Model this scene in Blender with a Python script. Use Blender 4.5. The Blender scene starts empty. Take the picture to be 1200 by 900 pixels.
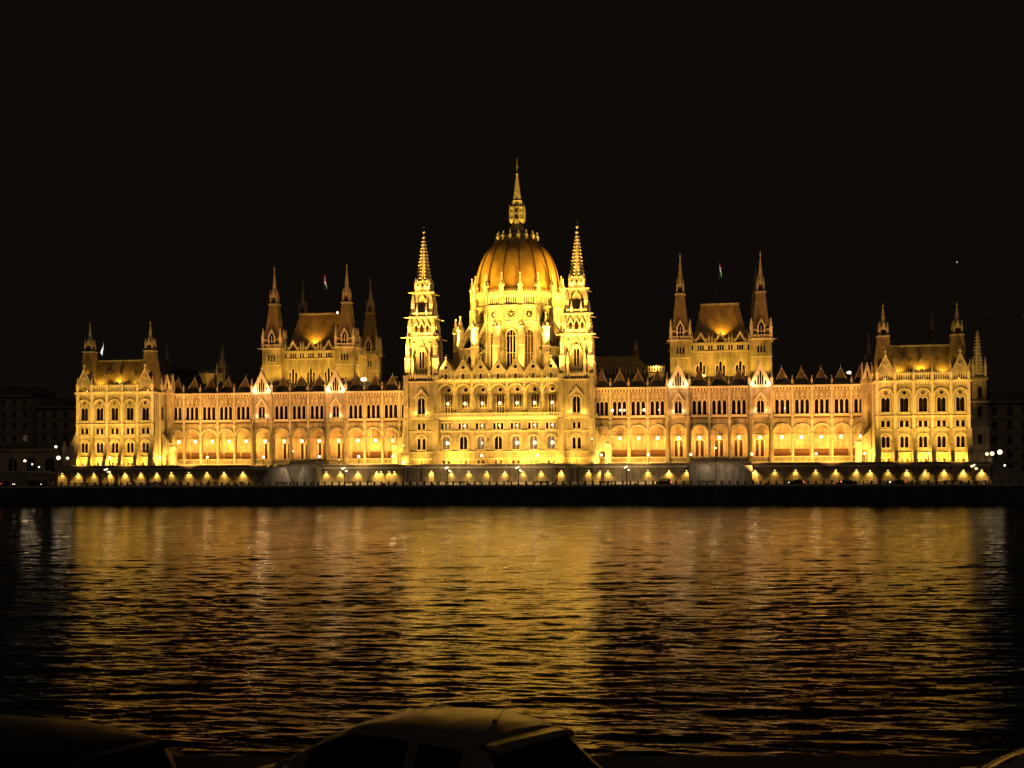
import bpy, bmesh, math, random
import numpy as np
from mathutils import Matrix, Vector
R = math.radians
PI = math.pi
random.seed(7)
SC = bpy.context.scene
COL = SC.collection

# ------------------------------------------------------------------ materials
def mat(name, base, rough=0.8, noise=0.0, nscale=0.4, metal=0.0, bump=0.0, bscale=3.0, ior=1.5, spec=0.5,
        emis=None, estr=0.0, sample=True, dirt=None, courses=None):
    m = bpy.data.materials.new(name); m.use_nodes = True
    nt = m.node_tree; b = nt.nodes['Principled BSDF']
    b.inputs['Base Color'].default_value = (*base, 1)
    b.inputs['Roughness'].default_value = rough
    b.inputs['Metallic'].default_value = metal
    b.inputs['IOR'].default_value = ior
    b.inputs['Specular IOR Level'].default_value = spec
    tc = nt.nodes.new('ShaderNodeTexCoord')
    geo = nt.nodes.new('ShaderNodeNewGeometry')
    pos = geo.outputs['Position']
    if noise > 0:
        n = nt.nodes.new('ShaderNodeTexNoise'); n.inputs['Scale'].default_value = nscale
        n.inputs['Detail'].default_value = 6; n.inputs['Roughness'].default_value = 0.65
        nt.links.new(pos, n.inputs['Vector'])
        r = nt.nodes.new('ShaderNodeMapRange')
        r.inputs['From Min'].default_value = 0.3; r.inputs['From Max'].default_value = 0.7
        r.inputs['To Min'].default_value = 1 - noise; r.inputs['To Max'].default_value = 1 + noise * 0.5
        nt.links.new(n.outputs['Fac'], r.inputs['Value'])
        mx = nt.nodes.new('ShaderNodeVectorMath'); mx.operation = 'SCALE'
        mx.inputs[0].default_value = base
        nt.links.new(r.outputs['Result'], mx.inputs['Scale'])
        last = mx.outputs['Vector']
        if courses:
            w = nt.nodes.new('ShaderNodeTexBrick')
            w.inputs['Scale'].default_value = 1.0
            w.inputs['Brick Width'].default_value = courses * 2.1; w.inputs['Row Height'].default_value = courses
            w.inputs['Mortar Size'].default_value = 0.05
            w.inputs['Color1'].default_value = (1, 1, 1, 1); w.inputs['Color2'].default_value = (0.93, 0.91, 0.88, 1)
            w.inputs['Mortar'].default_value = (0.82, 0.79, 0.75, 1)
            sx = nt.nodes.new('ShaderNodeSeparateXYZ'); nt.links.new(pos, sx.inputs[0])
            ad = nt.nodes.new('ShaderNodeMath'); ad.operation = 'ADD'
            nt.links.new(sx.outputs['X'], ad.inputs[0]); nt.links.new(sx.outputs['Y'], ad.inputs[1])
            cx = nt.nodes.new('ShaderNodeCombineXYZ')
            nt.links.new(ad.outputs[0], cx.inputs['X']); nt.links.new(sx.outputs['Z'], cx.inputs['Y'])
            nt.links.new(cx.outputs[0], w.inputs['Vector'])
            m2 = nt.nodes.new('ShaderNodeVectorMath'); m2.operation = 'MULTIPLY'
            nt.links.new(last, m2.inputs[0]); nt.links.new(w.outputs['Color'], m2.inputs[1]); last = m2.outputs['Vector']
            mpn = nt.nodes.new('ShaderNodeMapping'); mpn.inputs['Scale'].default_value = (1.1, 1.1, 0.13); nt.links.new(pos, mpn.inputs['Vector'])
            n3 = nt.nodes.new('ShaderNodeTexNoise'); n3.inputs['Scale'].default_value = 1.0; n3.inputs['Detail'].default_value = 7; n3.inputs['Roughness'].default_value = 0.7
            nt.links.new(mpn.outputs[0], n3.inputs['Vector'])
            r3 = nt.nodes.new('ShaderNodeMapRange'); r3.inputs['From Min'].default_value = 0.40; r3.inputs['From Max'].default_value = 0.62
            r3.inputs['To Min'].default_value = 0.62; r3.inputs['To Max'].default_value = 1.08; nt.links.new(n3.outputs['Fac'], r3.inputs['Value'])
            m3 = nt.nodes.new('ShaderNodeVectorMath'); m3.operation = 'SCALE'; nt.links.new(last, m3.inputs[0]); nt.links.new(r3.outputs['Result'], m3.inputs['Scale']); last = m3.outputs['Vector']
        nt.links.new(last, b.inputs['Base Color'])
    if bump > 0:
        n2 = nt.nodes.new('ShaderNodeTexNoise'); n2.inputs['Scale'].default_value = bscale; n2.inputs['Detail'].default_value = 5
        nt.links.new(pos, n2.inputs['Vector'])
        bp = nt.nodes.new('ShaderNodeBump'); bp.inputs['Strength'].default_value = 1.0; bp.inputs['Distance'].default_value = bump
        nt.links.new(n2.outputs['Fac'], bp.inputs['Height']); nt.links.new(bp.outputs[0], b.inputs['Normal'])
    if emis:
        b.inputs['Emission Color'].default_value = (*emis, 1); b.inputs['Emission Strength'].default_value = estr
    if not sample:
        m.cycles.emission_sampling = 'NONE'
    return m

STONE = mat('limestone', (0.52, 0.45, 0.33), 0.85, 0.45, 0.22, bump=0.10, bscale=1.6, courses=0.62)
TRIM = mat('carved_limestone', (0.66, 0.58, 0.44), 0.8, 0.25, 0.9, bump=0.12, bscale=2.4)
WINGST = mat('weathered_limestone', (0.52, 0.42, 0.29), 0.85, 0.48, 0.25, bump=0.10, bscale=1.6, courses=0.62)
ROOF = mat('brown_roof_tile', (0.32, 0.235, 0.095), 0.6, 0.45, 0.5, bump=0.08, bscale=3)
DARKROOF = mat('dark_slate', (0.13, 0.10, 0.06), 0.6, 0.4, 0.6, bump=0.06, bscale=3)
DOMEM = mat('russet_dome_tile', (0.46, 0.265, 0.066), 0.5, 0.3, 0.25, bump=0.05, bscale=4)
RIBM = mat('dome_rib', (0.13, 0.062, 0.025), 0.5, 0.2, 0.5)
LEAD = mat('pale_lead', (0.42, 0.37, 0.27), 0.5, 0.3, 0.8)
SLATEBR = mat('spire_tile', (0.22, 0.17, 0.085), 0.6, 0.35, 0.8)
BROWNSHADE = mat('brown_and_gap_shade', (0.12, 0.055, 0.02), 0.7, 0.3, 1.0)  # dado brown, also painted as shade in the sill slots and corbel gaps
GLASS = mat('window_glass', (0.012, 0.008, 0.006), 0.12)
REDGLASS = mat('shutter_brown', (0.05, 0.018, 0.010), 0.4)
LITGLASS = mat('lit_window_glass', (0.05, 0.035, 0.025), 0.2, emis=(1.0, 0.62, 0.28), estr=0.07, sample=False)
QUAY = mat('quay_granite', (0.060, 0.048, 0.038), 0.9, 0.3, 0.5, bump=0.05, courses=0.6)
TERR = mat('terrace_stone', (0.30, 0.25, 0.18), 0.9, 0.4, 0.4, bump=0.1, bscale=2, courses=0.6)
STAIRM = mat('grey_granite', (0.30, 0.27, 0.235), 0.9, 0.3, 0.7, bump=0.05, bscale=2, courses=0.5)
PAVE = mat('paving', (0.22, 0.19, 0.15), 0.9, 0.3, 0.8)
ROAD = mat('asphalt', (0.05, 0.048, 0.045), 0.9, 0.3, 1.5)
KERB = mat('kerb_stone', (0.34, 0.30, 0.24), 0.85, 0.3, 0.8)
EARTH = mat('dark_ground', (0.035, 0.032, 0.026), 0.95, 0.3, 0.1)
IRON = mat('cast_iron', (0.02, 0.018, 0.015), 0.5)
WHITELAMP = mat('warm_lamp_glass', (0.9, 0.85, 0.7), 0.3, emis=(1.0, 0.80, 0.42), estr=0.8, sample=False)
WARMLAMP = mat('amber_lamp', (0.9, 0.8, 0.6), 0.3, emis=(1.0, 0.72, 0.36), estr=1.0, sample=False)
GLOBE = mat('opal_globe', (0.9, 0.85, 0.7), 0.3, emis=(1.0, 0.78, 0.42), estr=0.65, sample=False)
COLDLAMP = mat('white_lamp', (0.9, 0.9, 0.9), 0.3, emis=(1.0, 0.86, 0.62), estr=0.9, sample=False)
YELLAMP = mat('wall_lamp_glass', (0.9, 0.7, 0.3), 0.3, emis=(1.0, 0.72, 0.22), estr=1.2, sample=False)
HEADL = mat('headlamp_lit', (0.9, 0.9, 0.9), 0.3, emis=(1, 0.93, 0.8), estr=4, sample=False)
TAILL = mat('tail_lamp_lit', (0.5, 0.02, 0.02), 0.3, emis=(1, 0.08, 0.03), estr=5, sample=False)
OLDB = mat('dim_plaster', (0.24, 0.19, 0.14), 0.9, 0.35, 0.2)
OLDR = mat('dim_roof', (0.06, 0.05, 0.045), 0.9, 0.3, 0.2)
CONC = mat('white_render', (0.40, 0.38, 0.34), 0.9, 0.2, 0.4)
WHITEF = mat('white_cloth', (0.8, 0.8, 0.8), 0.9)
REDF = mat('red_cloth', (0.55, 0.03, 0.03), 0.9)
GREENF = mat('green_cloth', (0.03, 0.22, 0.06), 0.9)
GOLDF = mat('gilt_metal', (0.45, 0.36, 0.18), 0.4, metal=0.6)
FIXT = mat('lamp_housing', (0.05, 0.05, 0.045), 0.6)
FLOODG = mat('floodlight_lens', (0.9, 0.8, 0.5), 0.3, emis=(1.0, 0.75, 0.35), estr=3, sample=False)
CLOTHD = mat('dark_clothes', (0.03, 0.028, 0.03), 0.9)
SKIN = mat('skin', (0.35, 0.22, 0.16), 0.7)
BOLL = mat('bollard_iron', (0.018, 0.015, 0.012), 0.6)

# ------------------------------------------------------------------ mesh builder
class MB:
    def __init__(s):
        s.v = []; s.f = []; s.mi = []; s.sm = []; s.M = Matrix.Identity(4); s.mats = []
    def m(s, material):
        if material not in s.mats: s.mats.append(material)
        return s.mats.index(material)
    def add(s, vs, fs, material, smooth=False):
        o = len(s.v); M = s.M
        for p in vs:
            q = M @ Vector(p); s.v.append((q.x, q.y, q.z))
        k = s.m(material)
        for f in fs:
            s.f.append(tuple(i + o for i in f)); s.mi.append(k); s.sm.append(smooth)
    def quad(s, a, b, c, d, material): s.add([a, b, c, d], [(0, 1, 2, 3)], material)
    def box(s, x0, x1, y0, y1, z0, z1, material):
        v = [(x0,y0,z0),(x1,y0,z0),(x1,y1,z0),(x0,y1,z0),(x0,y0,z1),(x1,y0,z1),(x1,y1,z1),(x0,y1,z1)]
        s.add(v, [(0,3,2,1),(4,5,6,7),(0,1,5,4),(1,2,6,5),(2,3,7,6),(3,0,4,7)], material)
    def prism_xz(s, pts, y0, y1, material):
        # convex (or simple) polygon in the x-z plane, extruded along y
        n = len(pts)
        v = [(x, y0, z) for x, z in pts] + [(x, y1, z) for x, z in pts]
        f = [tuple(range(n)), tuple(range(2*n-1, n-1, -1))]
        for i in range(n):
            j = (i+1) % n; f.append((i, i+n, j+n, j))
        s.add(v, f, material)
    def prism_yz(s, pts, x0, x1, material):
        n = len(pts)
        v = [(x0, y, z) for y, z in pts] + [(x1, y, z) for y, z in pts]
        f = [tuple(range(n-1, -1, -1)), tuple(range(n, 2*n))]
        for i in range(n):
            j = (i+1) % n; f.append((i, j, j+n, i+n))
        s.add(v, f, material)
    def rings(s, cx, cy, prof, n, material, rot=0.0, sx=1.0, sy=1.0, cap=True, smooth=False):
        # prof: list of (r, z); n-sided (r measured to the corners)
        v = []; f = []
        for (r, z) in prof:
            for k in range(n):
                a = rot + 2*PI*k/n
                v.append((cx + sx*r*math.cos(a), cy + sy*r*math.sin(a), z))
        for i in range(len(prof)-1):
            for k in range(n):
                k2 = (k+1) % n
                f.append((i*n+k, i*n+k2, (i+1)*n+k2, (i+1)*n+k))
        if cap:
            f.append(tuple(range(n-1, -1, -1))); f.append(tuple((len(prof)-1)*n+k for k in range(n)))
        s.add(v, f, material, smooth)
    def sq(s, cx, cy, prof, material):   # square shaft: prof (half width, z)
        s.rings(cx, cy, [(r*math.sqrt(2), z) for r, z in prof], 4, material, rot=PI/4)
    def tube(s, p0, p1, r, material, n=6, r1=None):
        p0 = Vector(p0); p1 = Vector(p1); d = (p1-p0)
        if d.length < 1e-6: return
        d.normalize(); a = d.orthogonal().normalized(); b = d.cross(a)
        r1 = r if r1 is None else r1
        v = []; f = []
        for (p, rr) in ((p0, r), (p1, r1)):
            for k in range(n):
                t = 2*PI*k/n; q = p + a*rr*math.cos(t) + b*rr*math.sin(t); v.append(tuple(q))
        for k in range(n):
            k2 = (k+1) % n; f.append((k, k2, n+k2, n+k))
        f.append(tuple(range(n-1, -1, -1))); f.append(tuple(range(n, 2*n)))
        s.add(v, f, material, n > 6)
    def ball(s, c, r, material, n=10, m=6, sz=1.0):
        prof = []
        for i in range(m+1):
            a = -PI/2 + PI*i/m; prof.append((max(0.001, r*math.cos(a)), c[2] + r*sz*math.sin(a)))
        s.rings(c[0], c[1], prof, n, material, smooth=True)
    def mesh(s, name):
        me = bpy.data.meshes.new(name); me.from_pydata(s.v, [], s.f)
        for m_ in s.mats: me.materials.append(m_)
        me.polygons.foreach_set('material_index', s.mi); me.polygons.foreach_set('use_smooth', s.sm)
        me.update()
        return me
    def build(s, name, parent=None, loc=None):
        o = bpy.data.objects.new(name, s.mesh(name)); COL.objects.link(o)
        if parent: o.parent = parent
        if loc: o.location = loc
        return o

def tag(o, label=None, cat=None, group=None, kind=None):
    if label: o['label'] = label
    if cat: o['category'] = cat
    if group: o['group'] = group
    if kind: o['kind'] = kind
    return o
def empty(name, loc, label, cat, group=None, rz=0):
    o = bpy.data.objects.new(name, None); COL.objects.link(o); o.location = loc; o.rotation_euler.z = rz
    return tag(o, label, cat, group)
def inst(name, me, parent, loc, rz=0.0, sc=None):
    o = bpy.data.objects.new(name, me); COL.objects.link(o); o.parent = parent; o.location = loc
    o.rotation_euler.z = rz
    if sc: o.scale = sc
    return o
KIDS = {}
def copy_tree(o, parent=None):
    c = o.copy(); COL.objects.link(c); c.parent = parent
    for ch in [x for x in ALLCH(o)]: copy_tree(ch, c)
    return c
def ALLCH(o): return [x for x in COL.objects if x.parent == o]

# ------------------------------------------------------------------ arches, walls with openings
def curve(kind, hw, n=10):
    """points (x, z above the spring) from -hw to +hw"""
    if kind == 'sq': return [(-hw, 0.0), (hw, 0.0)]
    k = 0.0 if kind == 'rd' else 0.55
    rise = hw if kind == 'rd' else hw*1.45
    out = []
    for i in range(n+1):
        a = PI*i/n; t = -math.cos(a)
        z = rise*math.sqrt(max(0, 1-((abs(t)+k)/(1+k))**2))/math.sqrt(1-(k/(1+k))**2)
        out.append((t*hw, z))
    return out
def band(mb, x0, x1, z0, z1, ops, depth, material, y=0.0, reveal=None):
    """wall face at y from x0..x1, z0..z1 with real openings (cx, hw, sill, spring, kind)"""
    ops = sorted(ops); reveal = reveal or material
    if not ops:
        mb.quad((x0,y,z0),(x1,y,z0),(x1,y,z1),(x0,y,z1), material); return
    bs = [x0] + [((a[0]+a[1]) + (b[0]-b[1]))/2 for a, b in zip(ops[:-1], ops[1:])] + [x1]
    for i, (cx, hw, sill, spr, kind) in enumerate(ops):
        a, b = bs[i], bs[i+1]; L, Rr = cx-hw, cx+hw
        mb.quad((a,y,z0),(L,y,z0),(L,y,z1),(a,y,z1), material)
        mb.quad((Rr,y,z0),(b,y,z0),(b,y,z1),(Rr,y,z1), material)
        if sill > z0: mb.quad((L,y,z0),(Rr,y,z0),(Rr,y,sill),(L,y,sill), material)
        c = [(cx+px, spr+pz) for px, pz in curve(kind, hw)]
        for (xa, za), (xb, zb) in zip(c[:-1], c[1:]):
            mb.quad((xa,y,za),(xb,y,zb),(xb,y,z1),(xa,y,z1), material)
            mb.quad((xa,y,za),(xa,y+depth,za),(xb,y+depth,zb),(xb,y,zb), reveal)
        mb.quad((L,y,sill),(L,y+depth,sill),(L,y+depth,spr),(L,y,spr), reveal)
        mb.quad((Rr,y,spr),(Rr,y+depth,spr),(Rr,y+depth,sill),(Rr,y,sill), reveal)
        mb.quad((L,y,sill),(Rr,y,sill),(Rr,y+depth,sill),(L,y+depth,sill), reveal)

def arch_trim(mb, cx, z, kind, hw, w, y0, y1, material, n=10):
    """projecting moulding that follows an arch head"""
    ci = curve(kind, hw, n); co = curve(kind, hw+w, n)
    for i in range(len(ci)-1):
        a, b = ci[i], ci[i+1]; c, d = co[i], co[i+1]
        v = [(cx+a[0],y0,z+a[1]),(cx+b[0],y0,z+b[1]),(cx+d[0],y0,z+d[1]),(cx+c[0],y0,z+c[1]),
             (cx+a[0],y1,z+a[1]),(cx+b[0],y1,z+b[1]),(cx+d[0],y1,z+d[1]),(cx+c[0],y1,z+c[1])]
        mb.add(v, [(0,1,2,3),(3,2,6,7),(1,0,4,5),(0,3,7,4),(2,1,5,6)], material)

WCACHE = {}
def window_mesh(hw, h, kind, lights=1, glass=None, trim=None, hood=0.0, circle=False, transom=True):
    """window set in an opening: origin at the sill centre on the wall face; spring at h"""
    glass = glass or GLASS; trim = trim or TRIM
    key = (hw, h, kind, lights, glass.name, trim.name, hood, circle)
    if key in WCACHE: return WCACHE[key]
    mb = MB(); c = curve(kind, hw)
    g = 0.34
    mb.add([(-hw, g, 0), (hw, g, 0)] + [(x, g, h+z) for x, z in reversed(c)], [tuple(range(2+len(c)))], glass)
    for k in range(1, lights):
        x = -hw + 2*hw*k/lights
        top = h + [z for xx, z in c if xx >= x-1e-6][0]*0.95
        mb.box(x-0.09, x+0.09, 0.12, 0.36, 0, top, trim)
    if transom and h > 5 and hw > 0.7: mb.box(-hw, hw, 0.22, 0.36, h*0.45, h*0.45+0.12, trim)
    if h > 4.5 and kind != 'sq' and hw > 0.7: mb.box(-hw, hw, 0.2, 0.36, h-0.05, h+0.1, trim)
    mb.box(-hw-0.16, hw+0.16, -0.22, 0.05, -0.3, -0.003, trim)          # sill
    arch_trim(mb, 0, h, kind, hw+0.003, 0.2, -0.1, 0.06, trim)
    for s in (-1, 1):
        a = s*(hw+0.003); b = s*(hw+0.2); mb.box(min(a,b), max(a,b), -0.1, 0.06, 0, h, trim)
    if hood > 0:
        p = hood
        mb.prism_xz([(-hw-0.45, h+0.1), (-hw-0.45, h-0.15), (-hw-0.2, h-0.15), (0, h+p-0.35), (0, h+p)], -0.35, 0.05, trim)
        mb.prism_xz([(0, h+p), (0, h+p-0.35), (hw+0.2, h-0.15), (hw+0.45, h-0.15), (hw+0.45, h+0.1)], -0.35, 0.05, trim)
    WCACHE[key] = mb.mesh('window'); return WCACHE[key]
def round_window_mesh(r, glass=None, petals=0):
    key = ('round', r, petals)
    if key in WCACHE: return WCACHE[key]
    mb = MB(); n = 16 if not petals else petals*4
    pts = []
    for i in range(n):
        a = 2*PI*i/n; rr = r
        if petals: rr = r*(0.80 + 0.2*math.cos(petals*a))
        pts.append((rr*math.cos(a), rr*math.sin(a)))
    mb.add([(x, 0.02, z) for x, z in pts], [tuple(range(n))], glass or GLASS)
    for i in range(n):
        a = pts[i]; b = pts[(i+1) % n]; q = 1.0 + 0.16/r
        q = max(q, 1.13)
        A = (a[0]*q, a[1]*q); B = (b[0]*q, b[1]*q)
        v = [(a[0],-0.14,a[1]),(b[0],-0.14,b[1]),(B[0],-0.14,B[1]),(A[0],-0.14,A[1]),
             (a[0],0.1,a[1]),(b[0],0.1,b[1]),(B[0],0.1,B[1]),(A[0],0.1,A[1])]
        mb.add(v, [(0,1,2,3),(1,0,4,5),(3,2,6,7)], TRIM)
    if petals:
        for i in range(petals):
            a = PI/petals*(2*i+1)
            mb.tube((0,-0.02,0), (0.8*r*math.cos(a), -0.02, 0.8*r*math.sin(a)), 0.035, TRIM, 5)
        mb.tube((0,-0.1,0), (0,0.0,0), 0.22, TRIM, 8)
    WCACHE[key] = mb.mesh('round_window'); return WCACHE[key]

def pinnacle_mesh(w, h, material=None):
    key = ('pin', w, h, (material or TRIM).name)
    if key in WCACHE: return WCACHE[key]
    mb = MB(); m_ = material or TRIM
    mb.sq(0, 0, [(w, 0), (w, h*0.42), (w*1.35, h*0.44), (w*1.35, h*0.48), (w*0.85, h*0.52), (w*0.2, h*0.93), (w*0.45, h*0.95), (w*0.06, h)], m_)
    for a in range(4):
        mb.M = Matrix.Rotation(a*PI/2, 4, 'Z')
        mb.prism_xz([(-w, h*0.48), (w, h*0.48), (0, h*0.62)], -w*1.2, -w*0.5, m_)
    mb.M = Matrix.Identity(4)
    WCACHE[key] = mb.mesh('pinnacle'); return WCACHE[key]

def crocket_spire(mb, cx, cy, r0, z0, r1, z1, n, material, step=1.0, size=0.25, rot=0.0, smooth=False):
    mb.rings(cx, cy, [(r0, z0), (r1, z1)], n, material, rot=rot)
    k = int((z1-z0)/step)
    for i in range(1, k):
        t = i/k; r = r0+(r1-r0)*t; z = z0+(z1-z0)*t; q = size*(1-0.45*t)
        for j in range(n):
            a = rot+2*PI*j/n
            x = cx+(r+q*0.35)*math.cos(a); y = cy+(r+q*0.35)*math.sin(a)
            mb.rings(x, y, [(q*0.3, z-q*0.4), (q*0.75, z+q*0.15), (q*0.2, z+q*0.6)], 4, material, rot=a)

def corbels(mb, x0, x1, y, z0, z1, pitch, material, proj=0.35):
    n = max(1, int(round((x1-x0)/pitch))); p = (x1-x0)/n
    for i in range(n):
        x = x0+p*(i+0.5); mb.box(x-p*0.24, x+p*0.24, y-proj, y+0.02, z0, z1, material)

def parapet(mb, x0, x1, y, z0, z1, pitch, material, thick=0.3, teeth=0.0, slot=GLASS):
    """open balustrade: rails, uprights and the dark gap behind"""
    h = z1-z0
    mb.box(x0, x1, y, y+thick, z0, z0+h*0.12, material); mb.box(x0, x1, y-0.05, y+thick+0.05, z1-h*0.2, z1, material)
    n = max(1, int(round((x1-x0)/pitch))); p = (x1-x0)/n
    for i in range(n+1):
        x = x0+p*i; w = p*0.24
        mb.box(max(x0, x-w), min(x1, x+w), y+0.02, y+thick-0.02, z0+h*0.12, z1-h*0.2, material)
        if teeth: mb.sq(x, y+thick/2, [(0.13, z1), (0.13, z1+teeth*0.4), (0.02, z1+teeth)], material)

# ================================================================== THE BUILDING
B = empty('parliament_building', (0, 0, 10.6),
          'huge floodlit gothic riverside palace with ribbed dome, two white towers and long arcaded wings', 'building')
B.location = (0, 0, 0)
def part(name, mb, label=None):
    o = mb.build(name, B)
    if label: o['label'] = label
    return o
LIGHTS = []
def lamp(kind, name, loc, power, color, parent=None, target=None, size=0.3, spot=None, blend=0.6, sizey=None):
    d = bpy.data.lights.new(name, kind); d.energy = power; d.color = color
    if kind == 'AREA':
        d.shape = 'RECTANGLE'; d.size = size; d.size_y = sizey or size
    elif kind in ('POINT', 'SPOT'): d.shadow_soft_size = size
    if kind == 'SPOT': d.spot_size = R(spot or 60); d.spot_blend = blend
    o = bpy.data.objects.new(name, d); COL.objects.link(o)
    o.location = loc
    if target is not None:
        o.rotation_euler = (Vector(target)-Vector(loc)).to_track_quat('-Z', 'Y').to_euler()
    if parent: o.parent = parent
    return o
YEL = (1.0, 0.545, 0.085)
GOLD = (1.0, 0.525, 0.06)
ORG = (1.0, 0.425, 0.11)

# ---------------------------------------------------------------- central block
CB = [-15.6, -10.4, -5.2, 0.0, 5.2, 10.4, 15.6]
CB = [x-0.35 for x in CB]
mb = MB()
X0, X1 = -19.1, 18.4
bw = [(c+d, 0.42, 11.0, 11.9, 'sq') for c in CB for d in (-0.75, 0.75)]
band(mb, X0, X1, 10.3, 12.6, bw, 0.5, STONE)
band(mb, X0, X1, 12.6, 14.4, [], 0.5, STONE)
band(mb, X0, X1, 14.4, 20.4, [(c, 1.1, 15.2, 18.0, 'rd') for c in CB], 0.5, STONE)
band(mb, X0, X1, 20.4, 24.3, [(c+d, 0.38, 21.1, 22.85, 'sq') for c in CB for d in (-1.15, 0, 1.15)], 0.5, STONE)
for z, h, p in ((12.3, 0.25, 0.3), (14.4, 0.35, 0.35), (20.4, 0.35, 0.35), (24.0, 0.5, 0.5)):
    mb.box(X0, X1, -p, 0.05, z, z+h, TRIM)
mb.box(X0, X1, -1.0, 0.0, 24.5, 24.85, TRIM)                     # loggia floor
mb.box(X0, X1, 0.0, 4.6, 24.3, 24.8, STONE)
parapet(mb, X0, X1, -0.95, 24.85, 25.9, 0.6, TRIM, 0.25)
for c in CB:                                                     # window hoods and labels
    arch_trim(mb, c, 18.0, 'rd', 1.45, 0.28, -0.3, 0.05, TRIM)
    mb.box(c-1.75, c+1.75, -0.25, 0.05, 23.15, 23.4, TRIM)
    for d in (-0.58, 0.58): mb.box(c+d-0.12, c+d+0.12, -0.18, 0.05, 20.95, 23.1, TRIM)
# loggia arches
band(mb, X0, X1, 24.8, 35.0, [(c, 2.1, 24.8, 32.15, 'rd') for c in CB], 0.9, STONE)
for c in CB:
    arch_trim(mb, c, 32.15, 'rd', 2.12, 0.32, -0.28, 0.06, TRIM)
    mb.box(c-2.1, c+2.1, 0.9, 4.2, 34.45, 34.6, STONE)
for c in [CB[0]-2.6]+[x+2.6 for x in CB]:
    mb.rings(c, -0.12, [(0.24, 25.0), (0.24, 31.4), (0.42, 31.9), (0.42, 32.2)], 8, STONE, smooth=False)
    mb.box(c-0.25, c+0.25, -0.35, 0.05, 32.2, 35.0, TRIM)
    mb.box(c-0.35, c+0.35, 0.9, 4.2, 24.8, 34.5, STONE)
# back wall of the loggia
ops = []
band(mb, X0, X1, 24.8, 34.5, [(c, 1.15, 25.0 if i in (0, 3, 6) else 27.7, 31.3, 'sq') for i, c in enumerate(CB)], 0.4, STONE, y=4.2)
# cornice
mb.box(X0, X1, -0.7, 0.4, 35.0, 35.35, TRIM); corbels(mb, X0, X1, 0, 34.6, 35.0, 0.8, TRIM)
mb.box(X0, X1, -0.9, 0.5, 35.35, 35.75, TRIM)
central = part('central_facade', mb, 'seven-bay river front with an arched loggia between the two towers')
W_BASE = window_mesh(0.42, 0.9, 'sq', 1, REDGLASS); W_ARCH = window_mesh(1.1, 2.8, 'rd', 2); W_ARCHL = window_mesh(1.1, 2.8, 'rd', 2, LITGLASS)
W_SM = window_mesh(0.38, 1.75, 'sq', 1); W_SML = window_mesh(0.38, 1.75, 'sq', 1, LITGLASS)
W_LOG = window_mesh(1.15, 3.6, 'sq', 3, REDGLASS); W_DOOR = window_mesh(1.15, 6.3, 'sq', 3, REDGLASS)
RW = round_window_mesh(0.62)
mbc = MB(); mbc.ball((0, 0, 0), 0.42, COLDLAMP, 10, 6); CHAND = mbc.mesh('chandelier')
mbc = MB(); mbc.ball((0, 0, 0), 0.26, COLDLAMP, 8, 5); CHANDS = mbc.mesh('chandelier')
mbl = MB(); mbl.ball((0, 0, 0), 0.50, WHITELAMP, 10, 6); mbl.tube((0, 0, 0.4), (0, 0, 1.2), 0.05, IRON); LANT = mbl.mesh('hanging_lamp')
for i, c in enumerate(CB):
    for d in (-0.75, 0.75): inst('basement_window', W_BASE, central, (c+d, 0, 11.0))
    lit = i in (0, 2, 4, 5, 6)
    w = inst('arched_window', W_ARCHL if lit else W_ARCH, central, (c, 0, 15.2))
    if lit: inst('chandelier', CHAND, central, (c+0.35, 0.1, 17.1), sc=(1.25, 0.5, 1.25) if i != 2 else (0.6, 0.4, 0.8))
    for k, d in enumerate((-1.15, 0, 1.15)):
        inst('square_window', W_SML if (lit or i in (1,)) and k else W_SM, central, (c+d, 0, 21.1))
    if i in (1, 2, 3, 4, 5, 6): inst('chandelier', CHANDS, central, (c+0.4, -0.05, 22.2), sc=(1.3, 0.6, 1.2))
    if i in (0, 3, 6): inst('loggia_door', W_DOOR, central, (c, 4.2, 25.0))
    else: inst('loggia_window', W_LOG, central, (c, 4.2, 27.7))
    inst('round_window', RW, central, (c, 4.17, 32.95))
    inst('hanging_lamp', LANT, central, (c+0.1, 2.2, 28.9), sc=(0.9, 0.9, 0.9))
    lamp('POINT', 'loggia_lamp', (c+0.1, 1.9, 28.2), 150, (1, 0.55, 0.08), B, size=0.3)
# gables of the central block
mg = MB()
mg.prism_xz([(-2.25, 0), (2.25, 0), (2.25, 2.0), (0, 5.7), (-2.25, 2.0)], 0, 0.5, STONE)
for s in (-1, 1):
    mg.prism_xz([(s*2.4, 1.9), (s*2.4, 2.25), (0, 6.15), (0, 5.75)][::s], -0.15, 0.65, TRIM)
mg.sq(0, 0.25, [(0.14, 6.0), (0.14, 6.5), (0.32, 6.7), (0.1, 6.9), (0.03, 7.4)], TRIM)
mg.add([(-0.28, -0.02, 0.3), (0.28, -0.02, 0.3), (0.28, -0.02, 1.5), (0, -0.02, 2.1), (-0.28, -0.02, 1.5)], [(0,1,2,3,4)], GLASS)
for d in (-1.75, -1.15, 1.15, 1.75): mg.add([(d-0.16, -0.02, 0.3), (d+0.16, -0.02, 0.3), (d+0.16, -0.02, 0.7), (d, -0.02, 0.95), (d-0.16, -0.02, 0.7)], [(0,1,2,3,4)], GLASS)
mg.box(-2.3, 2.3, -0.12, 0.02, 0, 0.22, TRIM); arch_trim(mg, 0, 1.5, 'pt', 0.3, 0.18, -0.12, 0.02, TRIM)
arch_trim(mg, 0, 3.1, 'pt', 1.0, 0.15, -0.1, 0.02, TRIM)
GABLE = mg.mesh('gable'); RWG = round_window_mesh(0.55)
for c in CB:
    inst('gable', GABLE, central, (c, 0, 35.75)); inst('gable_roundel', RWG, central, (c, -0.03, 39.4))
P1 = pinnacle_mesh(0.28, 3.0)
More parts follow.
